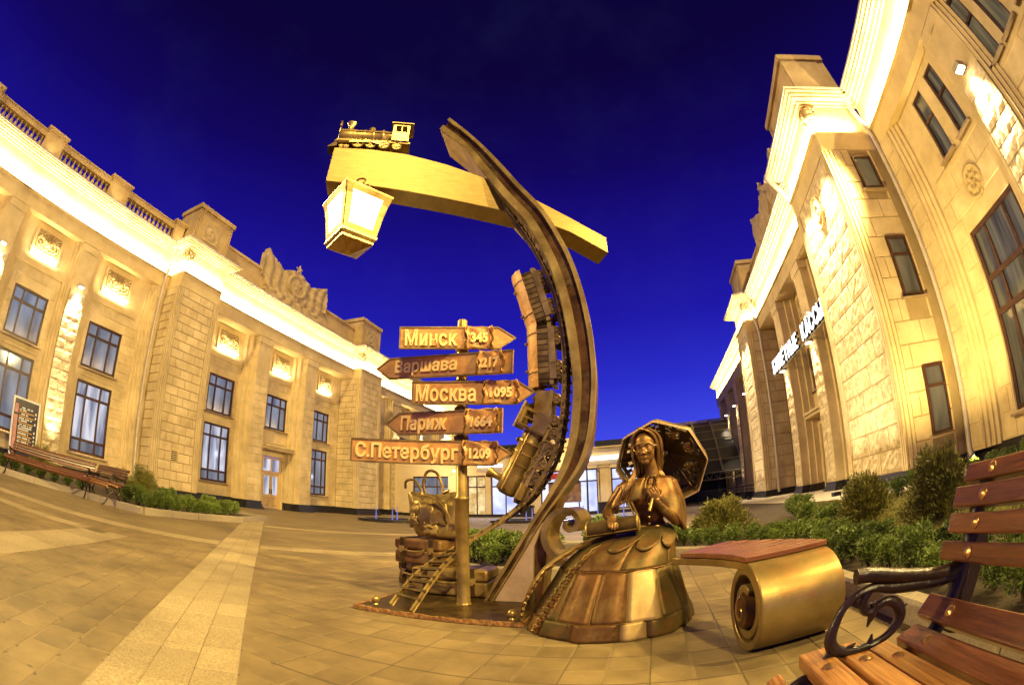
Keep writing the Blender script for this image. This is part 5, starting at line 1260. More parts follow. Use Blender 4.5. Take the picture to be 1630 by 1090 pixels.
def luggage():
    def case(name, label, cx_, cy_, z0, w, dp, h, rz, m_, strap=True):
        t = thing(name, label, 'suitcase', (cx_, cy_, z0), R(rz), 'suitcases on the base plate')
        mb = MB(); mb.box((-w/2, -dp/2, .004), (w/2, dp/2, h*.56)); o = mb.build('case_body', m_, t, at=(0, 0, 0), world=False); bevel(o, .025, 3)
        mb = MB(); mb.box((-w/2-.004, -dp/2-.004, h*.57), (w/2+.004, dp/2+.004, h)); o = mb.build('case_lid', m_, t, at=(0, 0, 0), world=False); bevel(o, .03, 3)
        for sx in (-.62, .62):
            mb = MB(); mb.box((sx*w/2-.022, -dp/2-.012, 0.01), (sx*w/2+.022, -dp/2-.005, h*1.0)); mb.box((sx*w/2-.022, -dp/2-.012, h+.002), (sx*w/2+.022, dp/2, h+.010)); mb.build('strap', 'bronze_dark', t, at=(0, 0, 0), world=False)
            mb = MB(); mb.box((sx*w/2-.034, -dp/2-.022, h*.50), (sx*w/2+.034, -dp/2-.012, h*.70)); mb.box((sx*w/2-.012, -dp/2-.03, h*.44), (sx*w/2+.012, -dp/2-.02, h*.62)); bevel(mb.build('buckle', 'bronze_bright', t, at=(0, 0, 0), world=False), .003)
        mb = MB()
        for sx in (-1, 1):
            for zz in (0, 1): mb.prism([(sx*(w/2-.018), zz*h+(.016 if zz == 0 else -.016)), (sx*(w/2-.08), zz*h+(.016 if zz == 0 else -.016)), (sx*(w/2-.018), zz*h+(.08 if zz == 0 else -.08))], -dp/2-.009, -dp/2-.002, lambda u, v, dd: (u, dd, v))
        mb.build('corner_guard', 'bronze_red', t, at=(0, 0, 0), world=False)['kind'] = 'stuff'
        mb = MB(); mb.tube(catmull([(-.10, -dp/2-.008, h*.62), (-.09, -dp/2-.05, h*.56), (0, -dp/2-.06, h*.52), (.09, -dp/2-.05, h*.56), (.10, -dp/2-.008, h*.62)], 5), .010, 8); mb.build('handle', 'bronze', t, True, at=(0, 0, 0), world=False)
    case('suitcase', 'brown suitcase with buckled straps, upper of the pile under the bronze handbag', -2.06, 4.20, .29, .52, .42, .245, -8, 'case_brown')
    case('suitcase', 'long low suitcase with bright rounded lid edge, behind the foot of the signpost', -1.73, 4.06, .033, .70, .38, .255, 3, 'bronze')
    case('suitcase', 'worn lower trunk half hidden under the brown suitcase, at the rear corner of the plate', -2.18, 4.42, .033, .42, .46, .25, -10, 'bronze')
    # the bucket shaped handbag with two stiff handles and a metal rose
    t = thing('bronze_handbag', 'crumpled bronze handbag with two stiff handles and a metal rose, on the brown suitcase', 'handbag', (-1.97, 4.18, .536))
    secs = [(-1.93, .205, .13, .540), (-1.94, .245, .155, .57), (-1.955, .265, .165, .66), (-1.97, .265, .15, .76), (-1.985, .275, .12, .86), (-1.99, .29, .085, .93), (-1.99, .27, .05, .965)]
    mb = MB(); nn = 36
    for cx_, rx, ry, z in secs:
        for k in range(nn):
            a = 2*math.pi*k/nn; wv = 1+.03*math.sin(5*a+z*20)+.02*math.sin(11*a-z*31); sag = .045*math.cos(2*a)*(1 if z > .84 else 0)
            mb.v.append((cx_+rx*math.cos(a)*wv, 4.18+ry*math.sin(a)*wv, z+sag))
    for i in range(len(secs)-1):
        for k in range(nn): mb.f.append((i*nn+k, i*nn+(k+1) % nn, (i+1)*nn+(k+1) % nn, (i+1)*nn+k))
    mb.f += [tuple(range(nn-1, -1, -1)), tuple(range((len(secs)-1)*nn, len(secs)*nn))]
    o = mb.build('bag_body', 'bronze_olive', t, True); sb = o.modifiers.new('s', 'SUBSURF'); sb.levels = sb.render_levels = 1
    # overlapping torn flaps on the front
    rr = random.Random(2)
    for k, (u0, u1, z0, z1) in enumerate(((-2.20, -2.06, .70, .90), (-2.08, -1.93, .64, .88), (-1.95, -1.80, .68, .90), (-2.02, -1.88, .58, .70))):
        m2 = MB(); m = 6
        for j in range(m+1):
            for i in range(m+1):
                u = u0+(u1-u0)*i/m; z = z0+(z1-z0)*j/m+.012*math.sin(i*2+k); y = 4.18-math.sqrt(max(.0, 1-((u+1.96)/.285)**2))*(.168 if z < .8 else .168-(z-.8)*.45)-.006-.010*math.sin(j*1.3+k*2)**2
                m2.v.append((u+.01*math.sin(j*1.7+k), y, z))
        for j in range(m):
            for i in range(m): m2.f.append((j*(m+1)+i, j*(m+1)+i+1, (j+1)*(m+1)+i+1, (j+1)*(m+1)+i))
        q = m2.build('bag_flap', 'bronze' if k < 3 else 'bronze_olive', t, True, fix=False); so = q.modifiers.new('t', 'SOLIDIFY'); so.thickness = .006
    MB().tube(catmull([(-2.29, 4.15, 1.02), (-2.27, 4.13, 1.09), (-2.17, 4.10, 1.10), (-2.10, 4.08, 1.03), (-2.06, 4.07, .95)], 6), .013, 8).build('bag_handle', 'bronze', t, True)
    MB().tube(catmull([(-2.10, 4.22, .95), (-2.12, 4.20, 1.08), (-2.06, 4.18, 1.19), (-1.96, 4.17, 1.17), (-1.90, 4.15, 1.06), (-1.86, 4.10, .98), (-1.80, 4.09, 1.0)], 6), .015, 8).build('bag_handle', 'bronze', t, True)
    MB().tube(catmull([(-2.10, 4.03, .955), (-1.92, 4.01, .93), (-1.80, 4.01, .82), (-1.74, 4.02, .66)], 6), .009, 8).build('bag_strap', 'bronze_bright', t, True)
    m2 = MB(); m2.lathe([(.04, 0), (.04, .012), (.028, .016), (.028, .006), (.012, .006)], (-1.74, 4.02, .66), (0, -1, 0), 16); m2.build('bag_buckle', 'bronze_bright', t, True)
    m2 = MB()
    for k in range(9):
        a = k*2.4; r_ = .012+.006*k; c = Vector((-2.13+r_*math.cos(a), 4.03-.02+.002*k, .71+r_*math.sin(a)))
        m2.ball(c, .026, 8, (1, .5, 1))
    m2.build('metal_rose', 'bronze_olive', t, True)
luggage()
# ---------------------------------------------------------------- the seated bronze lady
def blob_mesh(parts, name, m_, voxel, smooth_it=6, par=None):
    """Closed bodies unioned by a voxel remesh into one continuous skin."""
    mb = MB()
    for p in parts: p(mb)
    me = mb.mesh(name, m_, fix=False)
    o = bpy.data.objects.new(name, me); COL.objects.link(o)
    r = o.modifiers.new('r', 'REMESH'); r.mode = 'VOXEL'; r.voxel_size = voxel; r.use_smooth_shade = True
    s = o.modifiers.new('s', 'SMOOTH'); s.factor = .5; s.iterations = smooth_it
    dg = bpy.context.evaluated_depsgraph_get(); dg.update()
    out = bpy.data.meshes.new_from_object(o.evaluated_get(dg)); bpy.data.objects.remove(o)
    out.materials.clear(); out.materials.append(MAT[m_]); out.name = name
    out.polygons.foreach_set('use_smooth', [True]*len(out.polygons))
    return out
def cap_chain(pts, rs, n=14):
    """A tapered limb through the joints, closed by round ends."""
    def f(mb):
        P = catmull(pts, 6); m = len(P); k = len(pts)
        rad = []
        for i in range(m):
            t = i/(m-1)*(k-1); j = min(int(t), k-2); rad.append(rs[j]+(rs[j+1]-rs[j])*(t-j))
        a = (P[0]-P[1]).normalized(); b = (P[-1]-P[-2]).normalized()
        PP = [P[0]+a*rad[0]*.85]+P+[P[-1]+b*rad[-1]*.85]; RR = [rad[0]*.45]+rad+[rad[-1]*.45]
        mb.tube(PP, RR, n)
    return f
def ell(c, r, n=20, M=None):
    return lambda mb: mb.ball(c, 1.0, n, r, M)
def lady():
    t = thing('lady_statue', 'bronze statue of a seated lady in glasses and a wide gored skirt', 'statue', (-.25, 3.27, 0))
    # --- head and face: one skin with neck, chest and arms
    hc = Vector((-.018, 3.325, 1.205)); f = Vector((-.16, -.98, -.06)).normalized(); up = Vector((-.05, -.05, 1)).normalized(); rt = up.cross(f).normalized(); up = f.cross(rt)
    HM = Matrix((rt, -f, up)).transposed()                            # head frame: x to her right hand side of the picture, y backwards, z up
    def H(x, y, z): return hc + rt*x - f*y + up*z
    parts = [ell(H(0, .015, .03), (.080, .100, .095), 24, HM), ell(H(0, -.028, -.035), (.064, .066, .082), 24, HM), ell(H(0, -.062, -.098), (.028, .026, .024), 16, HM),
             ell(H(0, -.094, -.022), (.0115, .018, .030), 12, HM), ell(H(0, -.105, -.038), (.016, .014, .012), 12, HM), ell(H(-.014, -.094, -.042), (.009, .010, .008), 10, HM), ell(H(.014, -.094, -.042), (.009, .010, .008), 10, HM),
             ell(H(0, -.078, .026), (.056, .022, .014), 14, HM), ell(H(-.036, -.070, -.030), (.026, .022, .024), 14, HM), ell(H(.036, -.070, -.030), (.026, .022, .024), 14, HM),
             ell(H(0, -.087, -.066), (.022, .010, .0065), 12, HM), ell(H(0, -.085, -.076), (.019, .010, .0075), 12, HM),
             ell(H(-.030, -.079, .004), (.0145, .010, .009), 12, HM), ell(H(.030, -.079, .004), (.0145, .010, .009), 12, HM),
             ell(H(.080, .020, -.015), (.010, .020, .030), 12, HM), ell(H(-.080, .020, -.015), (.010, .020, .030), 12, HM)]
    parts += [cap_chain([(.0, 3.36, 1.13), (.014, 3.375, 1.05), (.022, 3.385, .97)], [.046, .046, .058])]
    fine = blob_mesh(parts, 'head', 'face_bronze', .0040, 2)
    add('head', fine, t, (0, 0, 0))
    body = [ell((-.02, 3.40, .93), (.175, .085, .075)), ell((-.03, 3.385, .845), (.140, .098, .10)), ell((-.01, 3.385, .75), (.103, .078, .11)), ell((0.0, 3.39, .665), (.100, .078, .06)),
            ell((-.070, 3.328, .862), (.064, .042, .070)), ell((.030, 3.336, .862), (.064, .042, .070)), ell((-.02, 3.335, .90), (.075, .05, .07)), cap_chain([(.01, 3.385, 1.0), (.0, 3.39, .94)], [.062, .085]),
            cap_chain([(.135, 3.395, .945), (.185, 3.37, .81), (.170, 3.30, .685)], [.062, .050, .042]), cap_chain([(.170, 3.30, .685), (.10, 3.235, .75), (.035, 3.20, .825)], [.040, .034, .024]),
            cap_chain([(-.185, 3.395, .93), (-.265, 3.375, .83), (-.300, 3.32, .765)], [.060, .046, .040]), cap_chain([(-.300, 3.32, .765), (-.285, 3.25, .745), (-.262, 3.205, .735)], [.038, .032, .025])]
    add('torso', blob_mesh(body, 'torso', 'bronze_red', .008, 6), t, (0, 0, 0))
    # hands: palms with five separate bent fingers
    def hand(c, fwd, pal, sc_=1.0, curl=.9, side=1, name='hand'):
        """c: wrist; fwd: along the hand; pal: the way the palm faces."""
        c = Vector(c); fw = Vector(fwd).normalized(); pn = (Vector(pal)-fw*Vector(pal).dot(fw)).normalized(); sx = fw.cross(pn)*side
        ps = [lambda mb: mb.ball(c+fw*.040*sc_, 1, 16, (.037*sc_, .044*sc_, .016*sc_), Matrix((sx, fw, pn)).transposed())]
        for k, (off, ln) in enumerate(((-.027, .062), (-.009, .072), (.010, .068), (.027, .054))):
            b = c+fw*.070*sc_+sx*off*sc_; a0 = curl*.25; pts = [b-fw*.015*sc_]; cur = b; ang = a0
            for j, fr_ in enumerate((.42, .33, .25)):
                pts.append(cur.copy()); d_ = fw*math.cos(ang)+pn*math.sin(ang); cur = cur+d_*ln*fr_*sc_; ang += curl*.75
            pts.append(cur); ps.append(cap_chain(pts, [.0095*sc_, .0095*sc_, .0088*sc_, .0080*sc_, .0066*sc_], 10))
        b = c+fw*.020*sc_-sx*.030*sc_; ps.append(cap_chain([b, b+(fw*.5-sx*.7+pn*.35)*.03*sc_, b+(fw*.75-sx*.55+pn*.9)*.052*sc_], [.012*sc_, .0105*sc_, .008*sc_], 10))
        ps.append(cap_chain([c-fw*.03*sc_, c+fw*.02*sc_], [.022*sc_, .024*sc_]))
        add(name, blob_mesh(ps, name, 'face_bronze', .0032, 2), t, (0, 0, 0))
    hand((.045, 3.205, .822), (-.35, -.25, .85), (-.25, .75, .25), 1.0, 1.25, 1)
    hand((-.262, 3.212, .738), (.12, -.85, -.28), (0, -.2, -1), 1.0, .55, -1)
    # --- hair: a cap parted in the middle and long locks
    hp = [ell(H(0, .022, .040), (.083, .098, .094), 26, HM)]
    cap_o = blob_mesh(hp, 'hair', 'hair_bronze', .006, 2)
    # cut the cap back from the face
    bm = bmesh.new(); bm.from_mesh(cap_o); inv = HM.transposed()
    dele = [v for v in bm.verts if (lambda q: q.y < -.015-.35*max(0, q.z-.045) and q.z < .098 - 1.2*abs(q.x)**1.3)(inv @ (v.co-hc))]
    bmesh.ops.delete(bm, geom=dele, context='VERTS'); bm.to_mesh(cap_o); bm.free()
    ho = add('hair', cap_o, t, (0, 0, 0)); so = ho.modifiers.new('t', 'SOLIDIFY'); so.thickness = .006
    rr = random.Random(4)
    def lock(pts, r0, r1):
        P = catmull(pts, 7); m = len(P); rs = [(r0+(r1-r0)*i/(m-1))*(.55+.45*math.sin(min(1, (i+1)/(m*.3))*math.pi/2))*(1 if i < m*.75 else 1-(i-m*.75)/(m*.27)) for i in range(m)]
        MB().tube(P, [max(.0015, q) for q in rs], 8).build('hair_lock', 'hair_bronze', ho, True)
    for k in range(15):                                              # the side that falls over the picture's left shoulder
        a = k/14; s = .012*math.sin(k*2.1)
        lock([H(-.004, -.066+.10*a, .126-.01*a), H(-.056, -.062+.10*a, .096), H(-.080, -.048+.09*a, .03), H(-.083-.006*a, -.052+.08*a, -.06), H(-.078-.012*a, -.052+.07*a, -.135+s), (-.105-.03*a, 3.262+.05*a, .985+s), (-.125-.06*a+s, 3.258+.05*a, .91), (-.15-.09*a, 3.262+.05*a, .835-.04*a+s)], .0105, .008)
    for k in range(14):
        a = k/13
        lock([H(.004, -.072+.10*a, .128-.02*a), H(.054, -.060+.11*a, .096), H(.079, -.022+.09*a, .035), H(.080, .018+.07*a, -.045), (.058+.02*a, 3.40+.05*a, 1.06), (.085+.03*a, 3.40+.05*a, .99), (.10+.03*a, 3.45+.03*a, .90)], .0100, .008)
    for k in range(7):
        x = (k-3)*.026; lock([H(x*.4, .05, .135), H(x*1.1, .118, .07), H(x*1.2, .125, -.04), (x+.0, 3.475, 1.02), (x, 3.485, .92), (x, 3.49, .84)], .017, .012)
    # --- aviator glasses
    g = None
    for s in (-1, 1):
        m2 = MB(); pts = []
        for k in range(24):
            a = 2*math.pi*k/24; x = s*(.0365+.0335*math.cos(a)*(1+.16*math.sin(a))); z = .002+.0235*math.sin(a)-(.008 if math.sin(a) < 0 else 0)*abs(math.sin(a)); pts.append(H(x, -.101+.012*abs(x)/.07, z))
        m2.tube(pts, .0030, 8, closed=True); g = m2.build('glasses_rim', 'bronze_bright', t, True)
    m2 = MB(); m2.tube(catmull([H(-.012, -.104, .012), H(0, -.109, .016), H(.012, -.104, .012)], 4), .003, 6); m2.build('glasses_bridge', 'bronze_bright', t, True)
    for s in (-1, 1): MB().tube([H(s*.067, -.092, .008), H(s*.082, -.04, .006), H(s*.086, .02, .002)], .003, 6).build('glasses_temple', 'bronze_pale', t, True)
    # --- bodice: neckline, sleeve cape over the raised arm, belt sash, buttons
    def drape(rows, name, m_, thick=.008, k=4):
        """A cloth lofted through rows of points."""
        R_ = [catmull(r_, k) for r_ in rows]; cols = list(zip(*R_)); C_ = [catmull(list(c_), k) for c_ in cols]
        mb = MB(); nx, ny = len(C_), len(C_[0])
        for c_ in C_: mb.v += [tuple(p) for p in c_]
        for i in range(nx-1):
            for j in range(ny-1): mb.f.append((i*ny+j, i*ny+j+1, (i+1)*ny+j+1, (i+1)*ny+j))
        o = mb.build(name, m_, t, True, fix=False, angle=80); so = o.modifiers.new('t', 'SOLIDIFY'); so.thickness = thick; so.offset = 0; return o
    drape([[(.034, 3.320, 1.0), (.022, 3.292, .93), (.030, 3.264, .86), (.048, 3.276, .77)],
           [(.125, 3.345, .995), (.135, 3.305, .92), (.130, 3.275, .83), (.118, 3.255, .75)],
           [(.165, 3.385, .970), (.190, 3.345, .89), (.196, 3.300, .79), (.180, 3.255, .70)],
           [(.180, 3.43, .950), (.216, 3.405, .86), (.226, 3.360, .74), (.222, 3.300, .615)],
           [(.165, 3.47, .945), (.225, 3.475, .85), (.245, 3.450, .73), (.230, 3.420, .60)],
           [(.10, 3.49, .95), (.14, 3.50, .86), (.16, 3.50, .75), (.16, 3.49, .65)]], 'cape_sleeve', 'bronze_red')
    drape([[(-.030, 3.320, 1.0), (-.050, 3.294, .93), (-.072, 3.275, .85)], [(-.11, 3.33, .995), (-.12, 3.29, .925), (-.14, 3.275, .84)], [(-.17, 3.345, .985), (-.19, 3.32, .91), (-.20, 3.31, .83)], [(-.225, 3.385, .955), (-.262, 3.36, .87), (-.282, 3.32, .79)], [(-.235, 3.43, .94), (-.282, 3.42, .86), (-.305, 3.40, .77)], [(-.17, 3.48, .94), (-.22, 3.48, .85), (-.24, 3.47, .76)]], 'cape_sleeve', 'bronze_red')
    MB().tube(catmull([(.0, 3.322, .985), (-.012, 3.300, .93), (-.02, 3.281, .87), (-.016, 3.296, .79), (-.008, 3.305, .70)], 6), [.008]*25, 8).build('front_placket', 'bronze_red', t, True)
    for s in (-1, 1):
        drape([[(.010+s*.012, 3.322, 1.005), (.008+s*.030, 3.305, .965), (s*.022-.004, 3.292, .915)], [(.010+s*.050, 3.345, 1.012), (.008+s*.085, 3.325, .965), (s*.075-.004, 3.295, .915)]], 'collar_flap', 'bronze_red', .010)
    m2 = MB(); m2.tube([(.012+.056*math.cos(q*math.pi/12), 3.378+.050*math.sin(q*math.pi/12), .992-.012*math.sin(q*math.pi/12+.4)) for q in range(24)], .013, 8, closed=True); m2.build('collar', 'bronze_red', t, True)
    for k in range(5): MB().ball((-.015, 3.283-.004*abs(2-k), .86-.045*k), .0085, 8).build('button', 'bronze_bright', t, True)
    MB().tube([(.0+.118*math.cos(a*math.pi/16), 3.385+.093*math.sin(a*math.pi/16), .648+.006*math.sin(a)) for a in range(32)], .017, 8, closed=True).build('belt', 'bronze', t, True)
    drape([[(-.012, 3.275, .66), (.006, 3.235, .57), (.022, 3.165, .49), (.038, 3.10, .40)], [(.028, 3.280, .66), (.044, 3.240, .57), (.056, 3.170, .48), (.052, 3.105, .41)]], 'sash', 'bronze_red', .008)
    # --- the skirt: gores of different patina, yoke, hem band and scalloped peplum
    secs = [(.655, .0, 3.39, .112, .088), (.63, -.035, 3.365, .165, .125), (.60, -.095, 3.335, .240, .175), (.55, -.155, 3.30, .300, .245), (.48, -.20, 3.275, .340, .305), (.41, -.235, 3.265, .375, .350), (.30, -.253, 3.26, .425, .415), (.20, -.267, 3.255, .467, .457), (.11, -.277, 3.25, .505, .489), (.105, -.277, 3.25, .508, .492), (.04, -.284, 3.25, .530, .512), (.0, -.287, 3.25, .540, .518)]
    zs = [s[0] for s in secs]
    def S(z, a, out=0.0):
        for q, w in zip(secs[:-1], secs[1:]):
            if w[0] <= z <= q[0]:
                k = (q[0]-z)/max(1e-6, q[0]-w[0]); cx_, cy_, rx, ry = (q[i]+(w[i]-q[i])*k for i in range(1, 5)); break
        else: _, cx_, cy_, rx, ry = secs[-1] if z < .01 else secs[0]
        w_ = 1+(.016*math.sin(7*a+1.3)+.013*math.sin(13*a+z*6)+.010*math.sin(23*a-z*9))*min(1, max(0, (.62-z)/.3))
        return Vector((cx_+(rx+out)*math.cos(a)*w_, cy_+(ry+out)*math.sin(a)*w_, z))
    def gore(a0, a1, z0, z1, m_, name='skirt_gore', out=0.0, nz_=14, na=None):
        na = na or max(3, int(abs(a1-a0)/R(4))); mb = MB()
        for j in range(nz_+1):
            z = z1+(z0-z1)*j/nz_
            for i in range(na+1):
                a = a0+(a1-a0)*i/na; e = 1-abs(2*i/na-1); mb.v.append(tuple(S(z, a, out+.006*min(1, e*4))))
        for j in range(nz_):
            for i in range(na): mb.f.append((j*(na+1)+i, j*(na+1)+i+1, (j+1)*(na+1)+i+1, (j+1)*(na+1)+i))
        o = mb.build(name, m_, t, True, fix=False, angle=80); so = o.modifiers.new('t', 'SOLIDIFY'); so.thickness = .007; so.offset = -1; return o
    cuts = [(-180, -153, 'bronze_dark'), (-153, -128, 'skirt_olive'), (-128, -100, 'skirt_brown'), (-100, -76, 'skirt_brown'), (-76, -50, 'skirt_pale'), (-50, -22, 'skirt_olive'), (-22, 20, 'skirt_olive'), (20, 70, 'skirt_olive'), (70, 130, 'bronze_dark'), (130, 180, 'bronze_dark')]
    for a, b, m_ in cuts:
        gore(R(a+.25), R(b-.25), .108, .408, m_)
    for a, b, m_ in ((-180, -132, 'skirt_olive'), (-132, -84, 'skirt_brown'), (-84, -30, 'skirt_olive'), (-30, 30, 'skirt_olive'), (30, 180, 'bronze_dark')): gore(R(a+.2), R(b-.2), .412, .65, m_, 'skirt_yoke', .000)
    for a, b, m_ in ((-180, -140, 'skirt_brown'), (-140, -112, 'skirt_olive'), (-112, -80, 'skirt_brown'), (-80, -62, 'skirt_pale'), (-62, -20, 'skirt_olive'), (-20, 180, 'bronze_dark')): gore(R(a+.2), R(b-.2), .004, .112, m_, 'hem_band', .004, 6)
    for a, b, m_ in cuts[:7]:
        m2 = MB(); m2.tube([S(.108+.30*k/12, R(a), .005) for k in range(13)], .004, 6); m2.build('seam_piping', 'bronze', t, True)
    m2 = MB(); m2.tube([S(.411, R(-180+360*k/72), .010+.003*math.sin(k)) for k in range(72)], .007, 6, closed=True); m2.build('yoke_piping', 'bronze_red', t, True)
    m2 = MB(); m2.tube([S(.108, R(-180+360*k/72), .010) for k in range(72)], .006, 6, closed=True); m2.build('hem_piping', 'bronze_dark', t, True)
    for (a0, a1) in ((-118, -84), (-86, -52), (-54, -16), (-18, 24)):
        mb = MB(); n_ = 10
        for j in range(7):
            for i in range(n_+1):
                q = i/n_; a = R(a0+(a1-a0)*q); drop = .05+.085*math.sin(math.pi*q)**.6; z = .655-drop*j/6; mb.v.append(tuple(S(z, a, .012+.016*(j/6)**2)))
        for j in range(6):
            for i in range(n_): mb.f.append((j*(n_+1)+i, j*(n_+1)+i+1, (j+1)*(n_+1)+i+1, (j+1)*(n_+1)+i))
        o = mb.build('peplum_scallop', 'skirt_olive', t, True, fix=False, angle=80); so = o.modifiers.new('t', 'SOLIDIFY'); so.thickness = .008
    # ruffled front edge and the wide ribbon border that sweeps down the far side
    def ruffle(a0, a1, out, amp, r_, m_, zt=.60, freq=3.1):
        pts = []
        for k in range(60):
            q = k/59; z = zt*(1-q)+.015; a = R(a0+(a1-a0)*q); pts.append(S(min(z, .64), a+.02*math.sin(k*freq*.5), out+amp*math.sin(k*freq)*(.3+q)))
        MB().tube(pts, [r_*(.4+.8*k/59) for k in range(60)], 7).build('ruffle', m_, t, True)
    ruffle(-126, -142, .018, .010, .014, 'bronze_red'); ruffle(-132, -147, .022, .008, .006, 'bronze_bright')
    mb = MB(); n_ = 40
    for k in range(n_+1):
        q = k/n_; z = .605*(1-q)**1.0+.02; a = R(-150-14*q)
        o_ = .055+.075*math.sin(math.pi*q)
        b_ = S(min(z, .64), a, o_); c_ = S(min(z, .64), R(-190-8*q), o_+.02); ed = .006*math.sin(k*2.2)
        mb.v += [tuple(b_+Vector((ed, -ed, 0))), tuple((b_+c_)/2+Vector((-.018, -.018, .006))), tuple(c_)]
    for k in range(n_):
        for j in range(2): mb.f.append((k*3+j, k*3+j+1, (k+1)*3+j+1, (k+1)*3+j))
    o = mb.build('ribbon_border', 'bronze_olive', t, True, fix=False, angle=80); so = o.modifiers.new('t', 'SOLIDIFY'); so.thickness = .014
    MB().tube([mb.v[k*3] for k in range(n_+1)], .008, 6).build('border_piping', 'bronze_red', t, True)

    # --- her clutch bag and shoulder strap
    b = thing('clutch_bag', 'ribbed roll shaped bronze clutch bag lying on the lady\'s lap under her hand', 'handbag', (-.25, 3.18, .64))
    ax = Vector((.97, -.10, .10)).normalized(); c = Vector((-.255, 3.185, .683)); up_ = Vector((0, -.35, .94)); up_ = (up_-ax*up_.dot(ax)).normalized(); sd = ax.cross(up_)
    mb = MB(); nn = 28; L = 17
    for i in range(L+1):
        q = i/L-.5; r_ = .062*(1-.06*abs(q)); rb = 1+.035*(1 if i % 2 else 0)
        for k in range(nn):
            a = 2*math.pi*k/nn; mb.v.append(tuple(c+ax*(q*.335)+(sd*math.cos(a)*1.12+up_*math.sin(a)*.82)*r_*(rb if .2 < a < 2.9 else 1)))
    for i in range(L):
        for k in range(nn): mb.f.append((i*nn+k, i*nn+(k+1) % nn, (i+1)*nn+(k+1) % nn, (i+1)*nn+k))
    mb.f += [tuple(range(nn-1, -1, -1)), tuple(range(L*nn, (L+1)*nn))]
    mb.build('bag_body', 'bronze_dark', b, True, angle=50)
    for q in (-.5, .5):
        m2 = MB(); m2.tube([c+ax*(q*.338)+(sd*math.cos(a*math.pi/12)*1.12+up_*math.sin(a*math.pi/12)*.82)*.064 for a in range(24)], .006, 6, closed=True); m2.build('end_piping', 'bronze_bright', b, True)
    m2 = MB(); m2.tube([c+ax*(q*.33/12)+(sd*-.62*1.1+up_*-.10)*.0-sd*.0+(-sd*1.13*math.cos(.25)+up_*.82*math.sin(.25))*.064*(-1 if (-sd).y > 0 else 1) for q in range(-6, 7)], .004, 6); m2.build('flap_edge', 'bronze_bright', b, True)
    m2 = MB(); m2.ball(c+Vector((.02, -.066, .02)), .011, 10); m2.build('clasp', 'bronze_bright', b, True)
    for s in (0, .022):
        MB().tube(catmull([(-.105+s, 3.20, .70), (-.12+s, 3.24, .76), (-.155+s, 3.275, .84), (-.19+s, 3.31, .90), (-.205+s, 3.36, .965), (-.19+s, 3.42, .985)], 6), .006, 6).build('shoulder_strap', 'bronze_bright', b, True)
lady()

